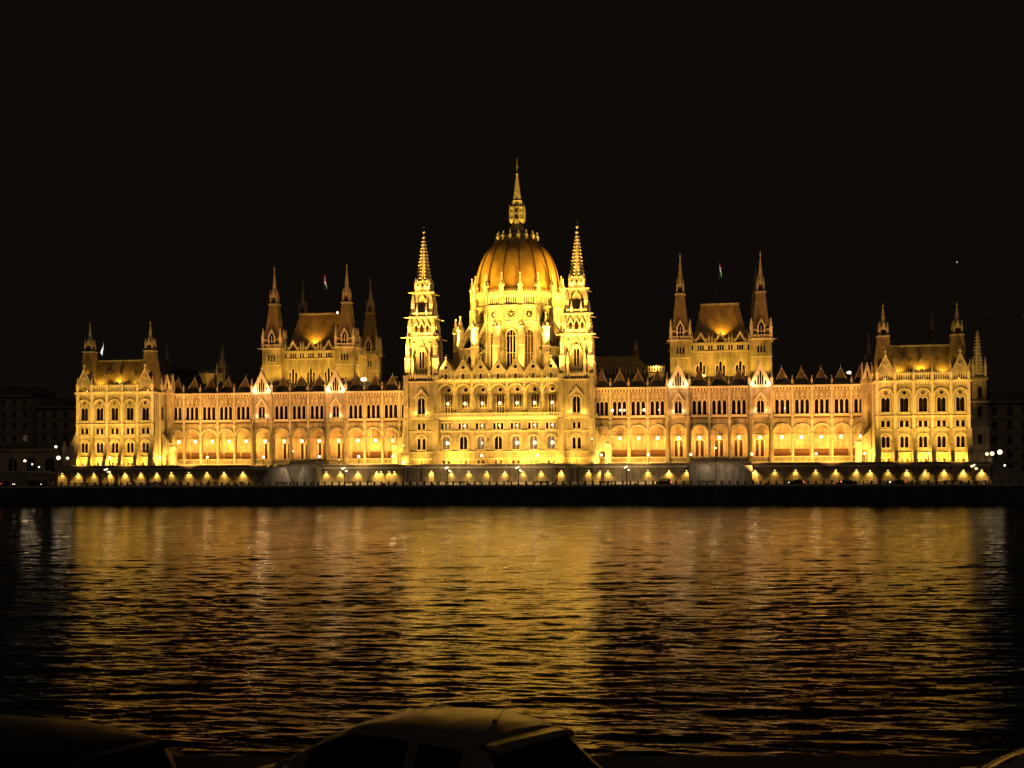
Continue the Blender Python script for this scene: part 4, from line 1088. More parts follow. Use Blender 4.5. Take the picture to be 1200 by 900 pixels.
# ---------------------------------------------------------------- distant dim buildings
LITROOM = mat('lit_room_window', (0.1, 0.08, 0.05), 0.4, 0.5, 1.5, emis=(1.0, 0.66, 0.34), estr=0.022, sample=False)
def old_house(x0, x1, y0, y1, z0, z1, label, nb, ns, roofh=4, arches=False):
    e = empty('town_building', ((x0+x1)/2, (y0+y1)/2, z0), label, 'building'); e.location = (0, 0, 0)
    mb = MB(); h = (z1-z0)
    fl = h/ns; ops_all = []
    for k in range(ns):
        ops = [(x0+(x1-x0)*(i+0.5)/nb, 0.8 if not (arches and k == 0) else 1.6, z0+k*fl+fl*0.25, z0+k*fl+fl*(0.75 if not (arches and k == 0) else 0.6), 'sq' if not (arches and k == 0) else 'rd') for i in range(nb)]
        band(mb, x0, x1, z0+k*fl, z0+(k+1)*fl, ops, 0.4, OLDB, y=y0); ops_all += ops
        mb.box(x0, x1, y0-0.25, y0+0.05, z0+(k+1)*fl-0.3, z0+(k+1)*fl, OLDB)
    mb.box(x0, x1, y0+0.6, y1, z0, z1, OLDB)
    mb.box(x0-0.3, x1+0.3, y0-0.8, y0+0.6, z1, z1+0.6, OLDB)
    mb.build('wall', e)
    mr = MB(); mr.add([(x0,y0,z1+0.6),(x1,y0,z1+0.6),(x1,y1,z1+0.6),(x0,y1,z1+0.6),(x0+3,y0+6,z1+roofh),(x1-3,y0+6,z1+roofh),(x1-3,y1-6,z1+roofh),(x0+3,y1-6,z1+roofh)],
                      [(0,1,5,4),(1,2,6,5),(2,3,7,6),(3,0,4,7),(4,5,6,7)], OLDR)
    for i in range(4):
        x = x0+(x1-x0)*(i+0.6)/4.3; mr.box(x, x+1.2, y0+7, y0+8.5, z1+roofh-1, z1+roofh+2, OLDB)
    mr.build('roof', e)
    if arches is False and False: pass
    for o in ops_all[:100]:
        inst('window', window_mesh(0.8 if o[4] == 'sq' else 1.6, round(o[3]-o[2], 2), o[4], 2, LITROOM if random.random() < 0.06 else None, OLDB), e, (o[0], y0, o[2]))
    return e
old_house(-214, -176.5, 48, 70, 6, 35.5, 'tall dark apartment block at the far left edge behind street lamps', 9, 7)
old_house(-176, -150, 52, 72, 6, 31.5, 'dark lower block between the far left building and the palace', 6, 6)
old_house(149.5, 205, 56, 76, 6, 29.5, 'dim grey building beyond the right end of the palace', 12, 5)
old_house(-196, -150, 20, 34, 6, 16.0, 'low arcaded house under the dark blocks left of the palace', 7, 1, 1.4, True)
# crane
ce = empty('tower_crane', (196, 200, 5), 'dim tower crane reaching in at the right edge of the sky', 'crane'); ce.location = (0, 0, 0)
mb = MB()
for a in (-0.9, 0.9):
    for b in (-0.9, 0.9): mb.tube((200+a, 200+b, 5), (200+a, 200+b, 82), 0.16, OLDB, 4)
for i in range(25):
    z = 6+i*3; mb.tube((199.1, 199.1, z), (200.9, 199.1, z+3), 0.1, OLDB, 4); mb.tube((199.1, 199.1, z+3), (200.9, 199.1, z+3), 0.1, OLDB, 4)
mb.build('mast', ce)
mb = MB()
for (y, z) in ((199.2, 75.4), (200.8, 75.4), (200, 77)): mb.tube((178, y, z), (232, y, z), 0.16, OLDB, 4)
for i in range(27): mb.tube((178+2*i, 199.2, 75.4), (179+2*i, 200, 77), 0.08, OLDB, 4); mb.tube((179+2*i, 200, 77), (180+2*i, 199.2, 75.4), 0.08, OLDB, 4)
mb.box(181, 185.5, 199, 201, 73.0, 75.2, OLDB); mb.box(196.5, 199, 198.6, 200.4, 72.2, 75, OLDB)
mb.build('jib', ce)

# ---------------------------------------------------------------- street furniture
def globe_lamp(x, y, z, h, label, group='globe lamps along the terrace', r=0.36, material=None, p=45):
    e = empty('street_lamp', (x, y, z), label, 'street lamp', group)
    mb = MB(); mb.rings(0, 0, [(0.22, 0), (0.2, 0.3), (0.09, 0.6), (0.07, h-0.4), (0.14, h-0.3), (0.05, h-r*0.7)], 8, IRON); mb.build('post', e)
    mb = MB(); mb.ball((0, 0, h), r, material or GLOBE, 12, 8); mb.build('lamp_globe', e)
    lamp('POINT', 'lamp_light', (0, -r-0.22, h+0.05), p, (1.0, 0.72, 0.36), e, size=0.15)
    return e
TL = [(-131.9, 'lamp in front of the left pavilion, first bay from its outer corner'), (-118.3, 'lamp in front of the left pavilion, middle bay'), (-102.3, 'lamp at the inner corner of the left pavilion'),
      (-87.2, 'lamp before the left wing arcade, fourth arch from the left pavilion'), (-69.7, 'lamp at the slanting edge of the left stair block'), (-52.5, 'lamp at the right edge of the left stair block'),
      (-40.6, 'lamp before the left wing, third arch from the left tower'), (-30.3, 'lamp close beside the left tower foot'), (-4.1, 'lamp before the palace centre, left of its middle'), (12.2, 'lamp before the palace centre, right of its middle'),
      (30.4, 'lamp close beside the right tower foot'), (43.6, 'lamp before the right wing, third arch from the right tower'), (55.5, 'lamp at the left edge of the right stair block'),
      (72.3, 'lamp at the right edge of the right stair block'), (89.7, 'lamp before the right wing arcade, midway between the stair block and the pavilion'), (102.6, 'lamp at the inner corner of the right pavilion'), (119.5, 'lamp before the middle of the right pavilion')]
for x, l in TL:
    globe_lamp(x, -7, 10.3, 3.0, 'globe '+l, r=0.40 if x not in (119.5,) else 0.25, p=30)
def candelabra(x, label, on=1.0):
    e = empty('candelabra_lamp', (x, -19.0, 5.05), label, 'street lamp', 'many-globed lamp posts on the quay')
    mb = MB(); mb.rings(0, 0, [(0.3, 0), (0.26, 0.5), (0.12, 0.9), (0.09, 4.0), (0.16, 4.1), (0.06, 5.1)], 8, IRON)
    gl = []
    for k in range(4):
        a = PI/4+k*PI/2; px, py = 0.72*math.cos(a), 0.72*math.sin(a); gl.append((px, py, 4.1 if k in (0, 3) else 4.75)); mb.tube((0, 0, 3.6), (px, py, gl[-1][2]-0.2), 0.05, IRON)
    gl.append((0, 0, 5.0)); mb.build('post', e)
    for g in gl:
        mb = MB(); mb.ball((0, 0, 0), 0.27, GLOBE if on > 0.5 else DIMGLOBE, 8, 6); mb.build('lamp_globe', e, g)
    if on > 0.5: lamp('SPOT', 'lamp_light', (0, 0.3, 5.4), 1100*on, (1.0, 0.66, 0.28), e, target=(0, 9, 3.0), size=0.2, spot=150, blend=0.9)
    return e
DIMGLOBE = mat('dim_globe', (0.6, 0.55, 0.45), 0.3, emis=(1.0, 0.8, 0.55), estr=0.5, sample=False)
for x, l, on in ((-112.95, 'unlit many-globed lamp post before the left pavilion', 0), (-41.4, 'many-globed lamp post before the left wing near the steps', 1), (-11.6, 'many-globed lamp post right of the left tower foot', 1),
                 (8.3, 'many-globed lamp post before the centre of the palace', 1), (38.2, 'many-globed lamp post right of the right tower foot', 1), (128.8, 'dim many-globed lamp post before the right pavilion', 0.3)):
    candelabra(x, l, on)
globe_lamp(62.1, -19, 5.05, 9.9, 'tall single lamp post in front of the right stair block', 'tall lamp posts', 0.24, p=60)
lamp('SPOT', 'stair_beam', (62.1, -18.6, 14.3), 1100, (1.0, 0.72, 0.42), None, target=(62.5, -14, 5), size=0.25, spot=150, blend=0.9)
lamp('SPOT', 'stair_beam', (-58, -18.6, 12.0), 650, (1.0, 0.72, 0.42), None, target=(-58, -14, 5), size=0.25, spot=150, blend=0.9)  # added beam with no lamp post, brightens the left stair block
globe_lamp(28.7, -19, 5.05, 12.6, 'tall thin lamp post in front of the right tower', 'tall lamp posts', 0.2, p=40)
globe_lamp(-24.2, -19, 5.05, 11.2, 'tall thin lamp post in front of the left tower', 'tall lamp posts', 0.17, p=40)
globe_lamp(-60.2, -8, 10.5, 4.4, 'small lamp on the landing of the left stair block', 'landing lamps', 0.22, p=14)
globe_lamp(-46.2, -8, 10.5, 1.9, 'small low lamp beside the left stair block, under the fourth arch', 'landing lamps', 0.17, p=10)
globe_lamp(-151, 20, 5, 12.2, 'upper bright street lamp just left of the palace', 'lamps left of the palace', 0.42, COLDLAMP, 12)
globe_lamp(-144.5, 10, 5, 8.5, 'lower bright street lamp just left of the palace', 'lamps left of the palace', 0.62, COLDLAMP, 12)
globe_lamp(-156, 10, 5, 7.6, 'bright street lamp before the arcaded house at far left', 'lamps left of the palace', 0.36, COLDLAMP, 70)
globe_lamp(-151.2, 10, 5, 5.6, 'small street lamp beside the arcaded house at far left', 'lamps left of the palace', 0.22, COLDLAMP, 20)
globe_lamp(-147.6, 0, 8.9, 2.6, 'small lamp on the embankment wall left of the palace', 'lamps left of the palace', 0.2, COLDLAMP, 20)
globe_lamp(136.4, 0, 5, 8.0, 'first of three bright lamps clustered right of the palace', 'lamps right of the palace', 0.42, WARMLAMP, 12)
globe_lamp(138.0, 1, 5, 8.1, 'middle of three bright lamps clustered right of the palace', 'lamps right of the palace', 0.55, WARMLAMP, 12)
globe_lamp(139.8, 0, 5, 8.5, 'outer of three bright lamps clustered right of the palace', 'lamps right of the palace', 0.66, WARMLAMP, 12)
globe_lamp(134.3, -8, 5, 5.2, 'small lamp on top of the ramp wall at the right end', 'lamps right of the palace', 0.24, WARMLAMP, 20)
globe_lamp(139.0, 8, 7.8, 2.0, 'left small distant lamp at the right edge', 'lamps right of the palace', 0.26, WARMLAMP, 20)
globe_lamp(143.0, 8, 7.8, 2.0, 'right small distant lamp at the right edge', 'lamps right of the palace', 0.26, COLDLAMP, 20)

# floodlights: housings on the terrace and quay with real lamps in them
mfl = MB(); mfl.box(-0.4, 0.4, -0.2, 0.2, 0.0, 0.12, FIXT); mfl.prism_yz([(-0.22, 0.12), (0.22, 0.12), (0.22, 0.3), (-0.22, 0.52)], -0.36, 0.36, FIXT)
FLM = mfl.mesh('floodlight')
def flood(x, y, z, power, color, target, size=0.6, label='', rz=0.0, spot=None, group='floodlights below the facade', sizey=0.3, blend=0.7):
    o = bpy.data.objects.new('floodlight', FLM); COL.objects.link(o); o.location = (x, y, z)
    tag(o, label, 'floodlight', group)
    if spot: lamp('SPOT', 'flood_beam', (0, 0, 0.7), power, color, o, target=None, size=0.3, spot=spot, blend=blend)
    else: lamp('AREA', 'flood_beam', (0, 0, 0.62), power, color, o, size=size, sizey=sizey)
    b = [c for c in COL.objects if c.parent == o][0]
    b.rotation_euler = (Vector(target)-Vector((x, y, z+0.65))).to_track_quat('-Z', 'Y').to_euler()
    return o
ORD = ['first', 'second', 'third', 'fourth', 'fifth', 'sixth', 'seventh', 'eighth', 'ninth', 'tenth', 'eleventh', 'twelfth', 'thirteenth', 'fourteenth']
LF = 'squat floodlight on the terrace aimed up at '
bay = ['first', 'second', 'third', 'fourth', 'fifth', 'sixth', 'seventh']
for i, c in enumerate(CB): flood(c+(2.4, -1.2, 2.6, 1.4, 2.6, 0.2, 1.0)[i], -4.2, 10.3, (300, 400, 60, 250, 400, 340, 400)[i], GOLD, (c+(2.4, -1.2, 2.6, 1.4, 2.6, 0.2, 1.0)[i], 0, 14.5), label=LF+'the %s bay of the centre' % bay[i])
for s, n in ((-1, 'left'), (1, 'right')):
    for i, p in enumerate(PB): flood(s*p, -4.4, 10.3, (260, 300, 350, 290, 330)[i], GOLD, (s*p, -2, 16.5), label=LF+'the %s bay of the %s pavilion' % (bay[i], n))
    tx = -23.4 if s < 0 else 22.7
    flood(tx, -3.2, 10.3, 260, GOLD, (tx, 0, 17), label=LF+'the %s tower' % n)
    flood(s*30.8, 0.2, 10.3, 85, GOLD, (s*30, 3, 17), label=LF+'the leaning buttress of the %s tower' % n)
    flood(s*104.2, 0.0, 10.3, 85, GOLD, (s*104, 3, 17), label=LF+'the leaning buttress of the %s pavilion' % n)
    for i, (a, b) in enumerate(zip(SB[:-1], SB[1:])):
        if i not in GB:
            c = s*(a+b)/2; flood(c, -1.8, 10.3, (560 if i not in (5, 6, 7) else 180)*random.uniform(0.65, 1.25), (1.0, 0.56, 0.09), (c, 8, 23), label='squat terrace floodlight before the %s arch outward from the %s tower' % (ORD[i], n), size=1.2)
# wide beams from the quay edge
QF = 'wide-beam floodlight on the quay edge aimed at '
for x, tx, tz, pw, col, nm in ((-129, -120, 26, 30000, YEL, 'the left pavilion, outer one'), (-110, -117, 27, 27000, YEL, 'the left pavilion, inner one'),
                          (-93, -90, 26, 26000, ORG, 'the outer half of the left wing'), (-73.5, -64, 27, 22000, ORG, 'the middle of the left wing'), (-37, -44, 27, 24000, ORG, 'the inner half of the left wing'),
                          (-27, -20, 29, 26000, YEL, 'the left tower'), (-5.5, -2, 29, 28000, YEL, 'the central loggia, left one'), (10.5, 5, 29, 28000, YEL, 'the central loggia, right one'), (26.5, 20, 29, 26000, YEL, 'the right tower'),
                          (40.5, 46, 27, 24000, ORG, 'the inner half of the right wing'), (75.5, 66, 27, 22000, ORG, 'the middle of the right wing'), (94, 92, 26, 27000, ORG, 'the outer half of the right wing'),
                          (111, 118, 27, 27000, YEL, 'the right pavilion, inner one'), (129, 121, 26, 30000, YEL, 'the right pavilion, outer one')):
    dh = math.hypot(tx-x, 21.0)
    flood(x, -18.7, 5.06, pw*((0.46 if abs(x) < 20 else 0.66 if abs(x) < 30 else 0.52) if col is YEL else 1.05), col, (tx, 2.3, 5.7+dh*math.tan(R(62))), label=QF+nm, spot=76, blend=0.6, group='floodlights on the quay edge')
for x, tx, nm in ((-30, -23.4, 'left'), (21, 22.7, 'right')):
    flood(x, -18.7, 5.06, 430000, YEL, (tx, 4, 71.5), label=QF+'the upper stages of the %s tower' % nm, spot=22, group='floodlights on the quay edge')
for x, nm in ((-16, 'left'), (2.2, 'middle'), (18.0, 'right')):
    flood(x, -18.7, 5.06, 20000, YEL, (0.5, 22, 60), label=QF+'the drum, the %s one of three' % nm, spot=30, group='floodlights on the quay edge')
for c in CB:
    for d in (-1.3, 1.3): lamp('POINT', 'gable_washlight', (c+d, -1.5, 36.3), 30, YEL, B, size=0.15)
for s_ in (-1, 1):
    for p in (PB[0], PB[1], PB[2], PB[3], PB[4]): lamp('POINT', 'gallery_washlight', (s_*p, -4.2, 34.0), 60, YEL, B, size=0.15)
    n = 'left' if s_ < 0 else 'right'
    flood(s_*44, 26, 37.4, 230000, (1.0, 0.60, 0.06), (DX+s_*3, DY, 74), label='roof floodlight on the %s wing aimed at the dome' % n, spot=34, group='roof floodlights')
# roof floodlights
RF = 'roof floodlight aimed at '
for i, (x, y) in enumerate(((-13, 9.5), (-5, 9.5), (4, 9.5), (12, 9.5))):
    flood(x, y, 38.5, 5600, YEL, (DX+x*0.5, 20, 58), label=RF+'the drum, %s from the left' % bay[i], spot=110, group='roof floodlights')
for i, a in enumerate((-150, -120, -90, -60, -30)):   # gallery at the foot of the dome
    r = 15.6; t = R(a)
    flood(DX+24*math.cos(t), DY+24*math.sin(t), 45.0, 30000, (1.0, 0.58, 0.08), (DX+9*math.cos(t), DY+9*math.sin(t), 76), label=RF+'the dome shell, %s of five from the left' % bay[i], spot=64, group='roof floodlights')
for sx, cxx, n in ((-1, -23.4, 'left'), (1, 22.7, 'right')):
    for dx in (-7, 7):
        flood(cxx+dx, -2.5, 36.4, 4200, YEL, (cxx, 4, 56), label=RF+'the upper %s tower from its %s side' % (n, 'left' if dx < 0 else 'right'), spot=70, group='roof floodlights')
    flood(cxx+0.0, 13.5, 37, 1500, YEL, (cxx, 4, 50), label=RF+'the back of the %s tower' % n, spot=80, group='roof floodlights')
    for dx in (-1.3, 1.3): lamp('POINT', 'gallery_light', (cxx+dx, 1.6, 63.6), 160, YEL, B, size=0.12)
    flood(cxx-sx*3.2, 3.0, 48.8, 62000, (1.0, 0.60, 0.06), (DX+sx*1.0, 28, 78), label='floodlight on the gallery of the %s tower aimed at the dome' % n, spot=46, group='roof floodlights')
    for zz, hh in ((49.2, 4.0), (55.1, 3.4)):
        for dx in (-2.6, 2.6): lamp('POINT', 'gallery_light', (cxx+dx*0.6, 4.4-hh-0.3, zz+0.9), 120, YEL, B, size=0.1)
for s, cxx, n in ((-1, -64.5, 'left'), (1, 64.5, 'right')):
    flood(cxx-5, 14.8, 37.2, 1500, GOLD, (cxx-5, 22, 44), label=RF+'the front of the %s chamber block, left one' % n, spot=130, group='roof floodlights')
    flood(cxx+5, 14.8, 37.2, 1500, GOLD, (cxx+5, 22, 44), label=RF+'the front of the %s chamber block, right one' % n, spot=130, group='roof floodlights')
    flood(cxx-13, 13.5, 37.2, 900, GOLD, (cxx-12, 22, 46), label=RF+'the left turret of the %s chamber block' % n, spot=110, group='roof floodlights')
    flood(cxx+13, 13.5, 37.2, 900, GOLD, (cxx+12, 22, 46), label=RF+'the right turret of the %s chamber block' % n, spot=110, group='roof floodlights')
    lamp('SPOT', 'roof_washlight', (cxx+0.6, 22.4, 49.6), 900, GOLD, B, target=(cxx+0.6, 27.0, 56), size=0.2, spot=110, blend=0.8)
    # inward side of each block
    for k, yy in enumerate((27, 43)):
        flood(cxx+20, yy, 37.4, 1900, GOLD, (cxx+11, yy, 44), label=RF+'the right flank of the %s chamber block, %s one' % (n, 'front' if k == 0 else 'rear'), spot=120, group='roof floodlights')
for s in (-1, 1):
    n = 'left' if s < 0 else 'right'
    for dx in (-6, 6): lamp('SPOT', 'roof_washlight', (s*119+dx, -0.9, 36.0), 420, GOLD, B, target=(s*119+dx, 4, 41), size=0.2, spot=140, blend=0.9)
    flood(s*119, -0.6, 36.2, 500, GOLD, (s*119, 4, 41), label=RF+'the brown roof of the %s pavilion' % n, spot=150, group='roof floodlights')
    for p in (PB[0], PB[-1]): lamp('SPOT', 'roof_washlight', (s*p, -1.0, 38.6), 160, GOLD, B, target=(s*p, 1.4, 46), size=0.15, spot=80)
lamp('POINT', 'roof_washlight', (44.2, 46.8, 42.2), 260, YEL, B, size=0.2)
lamp('POINT', 'roof_washlight', (-113, 54, 42.0), 150, GOLD, B, size=0.2)
# bare glowing roof fittings visible in the photograph
for x, y, z, r in ((-108.4, 30, 39.6, 0.32), (-109.2, 30, 39.6, 0.26), (-46.4, 18, 37.6, 0.62), (-45.5, 18, 37.6, 0.5), (103.5, 30, 38.2, 0.5), (102.9, 30, 38.2, 0.3), (-61.1, 40, 61.6, 0.42)):
    mb = MB(); mb.ball((x, y, z), r, COLDLAMP, 8, 6); mb.tube((x, y, z-2.4), (x, y, z-r*0.8), 0.06, IRON, 5)
    if z > 50: mb.tube((x, y, 59.9), (x, y, z-r), 0.06, IRON, 5)
    part('roof_lamp', mb)
# star
STARM = mat('star_light', (0.5, 0.5, 0.5), 0.5, emis=(0.9, 0.95, 1.0), estr=0.14, sample=False)
mb = MB(); mb.ball((1390, 6000, 1010), 4.2, STARM, 8, 6); o = mb.build('star'); tag(o, 'single tiny white star high above the right wing', 'star')

# flags with bright cloth on the left pavilion
mf = MB(); mf.tube((-130.9, 14, 42), (-130.9, 14, 52), 0.07, IRON)
for k, m_ in enumerate((WHITEF, WHITEF, WHITEF)):
    v = []; f = []
    for i in range(7):
        t = i/6
        for j in (0, 1): u = k+j; v.append((-130.9-0.1-1.0*t*(1.1-0.2*u), 14+0.25*math.sin(6*t+u), 50.2-0.7*u-3.0*t))
    for i in range(6): f.append((i*2, i*2+1, i*2+3, i*2+2))
    mf.add(v, f, m_, True)
part('pavilion_flag', mf)
lamp('SPOT', 'flag_light', (-128, 8, 44), 1500, (1, 0.95, 0.9), B, target=(-131.4, 14, 48.5), size=0.1, spot=30)
for s in (-1, 1): lamp('SPOT', 'flag_light', (s*64.5, 29, 60.5), 2600, (1, 0.95, 0.9), B, target=(s*64.5+0.4, 36, 71.8), size=0.1, spot=22)

# bollards along the quay
mbb = MB(); mbb.rings(0, 0, [(0.34, 0), (0.3, 0.1), (0.24, 0.2), (0.24, 0.75), (0.36, 0.8), (0.36, 1.0), (0.2, 1.08)], 8, BOLL); BM = mbb.mesh('bollard')
skip = [(62.1, 0.9), (-41.4, 0.8), (8.3, 0.8)]
k = 0
x = -133.0
while x < 150:
    if not any(abs(x-a) < b for a, b in skip):
        o = bpy.data.objects.new('bollard', BM); COL.objects.link(o); o.location = (x, -19.55, 5.05)
        tag(o, 'short black mooring bollard in the row along the quay edge', 'bollard', 'bollards along the quay edge')
    x += 2.05
# benches
mbn = MB()
for a in (-1.3, 1.3): mbn.box(a-0.1, a+0.1, -0.25, 0.25, 0, 0.5, IRON)
for j in range(4): mbn.box(-1.6, 1.6, -0.25+0.13*j, -0.15+0.13*j, 0.5, 0.56, BOLL)
for j in range(3): mbn.box(-1.6, 1.6, 0.26, 0.31, 0.65+0.16*j, 0.76+0.16*j, BOLL)
for a in (-1.3, 1.3): mbn.box(a-0.08, a+0.08, 0.25, 0.3, 0, 1.1, IRON)
BN = mbn.mesh('bench')
for x, l in ((-98.9, 'below the left pavilion'), (-81.0, 'before the left wing lamps'), (-60.2, 'before the left stair block'), (-40, 'beside the lamp post before the left wing'), (-8.6, 'left of the palace centre'), (14.5, 'right of the palace centre'),
             (32.5, 'right of the right tower'), (60.0, 'before the right stair block'), (82.5, 'before the right wing lamps'), (123.4, 'below the right pavilion')):
    o = bpy.data.objects.new('bench', BN); COL.objects.link(o); o.location = (x, -18.4, 5.05); o.scale = (1.15, 1, 1)
    tag(o, 'dark slatted bench on the quay, '+l, 'bench', 'benches on the quay')

# ---------------------------------------------------------------- people
def person(x, y, z, rz, label, stride=0.25, h=1.72, coat=CLOTHD, seated=False):
    V = [(0,0,.52),(0,0,.62),(0,0,.75),(0,0,.82),(0,0,.87),(0,-0.01,.94),(0,0,.985),
         (.055,0,.50),(.06,stride*.25,.28),(.06,stride*.42,.04),(.06,stride*.42-.07,.015),
         (-.055,0,.50),(-.06,-stride*.25,.28),(-.06,-stride*.38,.05),(-.06,-stride*.38-.07,.015),
         (.12,0,.80),(.15,-stride*.2,.64),(.14,-stride*.45,.50),(.14,-stride*.48,.45),
         (-.12,0,.80),(-.15,stride*.2,.64),(-.14,stride*.3,.50),(-.14,stride*.3,.45)]
    E_ = [(0,1),(1,2),(2,3),(3,4),(4,5),(5,6),(0,7),(7,8),(8,9),(9,10),(0,11),(11,12),(12,13),(13,14),(3,15),(15,16),(16,17),(17,18),(3,19),(19,20),(20,21),(21,22)]
    rad = [.085,.075,.09,.075,.03,.052,.045,.06,.042,.026,.02,.06,.042,.026,.02,.038,.03,.022,.02,.038,.03,.022,.02]
    me = bpy.data.meshes.new('person'); me.from_pydata([(a*h, b*h, c*h) for a, b, c in V], E_, [])
    o = bpy.data.objects.new('person', me); COL.objects.link(o); o.location = (x, y, z); o.rotation_euler.z = rz
    me.materials.append(coat)
    sk = o.modifiers.new('Skin', 'SKIN'); 
    if not me.skin_vertices: 
        bpy.context.view_layer.objects.active = o
    for i, sv in enumerate(me.skin_vertices[0].data): sv.radius = (rad[i]*h, rad[i]*h)
    me.skin_vertices[0].data[0].use_root = True
    ss = o.modifiers.new('Sub', 'SUBSURF'); ss.levels = 1; ss.render_levels = 1
    dg = bpy.context.evaluated_depsgraph_get(); me2 = bpy.data.meshes.new_from_object(o.evaluated_get(dg)); o.modifiers.clear(); o.data = me2
    me2.materials.clear(); me2.materials.append(coat); me2.materials.append(SKIN)
    for p in me2.polygons:
        p.use_smooth = True
        if p.center.z > .88*h and p.center.y < 0.0: p.material_index = 1
    tag(o, label, 'person', 'people on the quay')
    hb = MB(); hb.ball((0, 0.012*h, .965*h), .052*h, CLOTHD, 8, 6, 0.75); hb.build('hair', o)
    return o
for x, y, rz, l in ((-91.2, -17.6, PI/2, 'person in dark clothes walking on the quay before the left wing, nearest the left pavilion'), (-98.6, -18.0, -PI/2, 'person in dark clothes standing below the pavilion end of the left wing'),
                    (-82.0, -18.4, 0.4, 'person in dark clothes by the bench before the left wing'), (-50.9, -17.8, PI/2, 'person in dark clothes at the right edge of the left stair block'),
                    (-34.8, -18.0, 0.3, 'left person of a close pair near the left tower'), (-33.9, -18.2, -0.4, 'right person of a close pair near the left tower'),
                    (-22.8, -16.2, PI/2, 'person in dark clothes walking before the left tower'), (5.4, -18.6, PI/2, 'person in dark clothes standing just left of the central lamp post'), (-2.6, -18.2, -PI/2, 'person in dark clothes before the palace centre'),
                    (-72.6, -17.9, PI/2, 'person in dark clothes just left of the slanting stair edge'), (18.8, -18.2, PI/2, 'person in dark clothes before the right tower')):
    person(x, y, 5.05 if y < -17.6 else 4.93, rz, l, stride=random.uniform(.15, .5), h=random.uniform(1.65, 1.85))

# ---------------------------------------------------------------- cars
def paint(name, col, rough=0.3):
    m = mat(name, col, rough, 0.08, 2.0); m.node_tree.nodes['Principled BSDF'].inputs['Coat Weight'].default_value = 0.25
    m.node_tree.nodes['Principled BSDF'].inputs['Coat Roughness'].default_value = 0.2
    return m
CARGL = mat('car_glass', (0.006, 0.006, 0.006), 0.04, spec=0.8)
_nt = CARGL.node_tree; _tr = _nt.nodes.new('ShaderNodeBsdfTransparent'); _tr.inputs['Color'].default_value = (0.42, 0.44, 0.42, 1)
_mx = _nt.nodes.new('ShaderNodeMixShader'); _fr = _nt.nodes.new('ShaderNodeFresnel'); _fr.inputs['IOR'].default_value = 1.6
_nt.links.new(_fr.outputs[0], _mx.inputs[0]); _nt.links.new(_tr.outputs[0], _mx.inputs[1]); _nt.links.new(_nt.nodes['Principled BSDF'].outputs[0], _mx.inputs[2]); _nt.links.new(_mx.outputs[0], _nt.nodes['Material Output'].inputs['Surface'])
TYRE = mat('rubber', (0.015, 0.015, 0.015), 0.9); RIM = mat('rim_metal', (0.4, 0.4, 0.4), 0.35, metal=0.8)
BLACKP = mat('black_plastic', (0.012, 0.012, 0.012), 0.5)
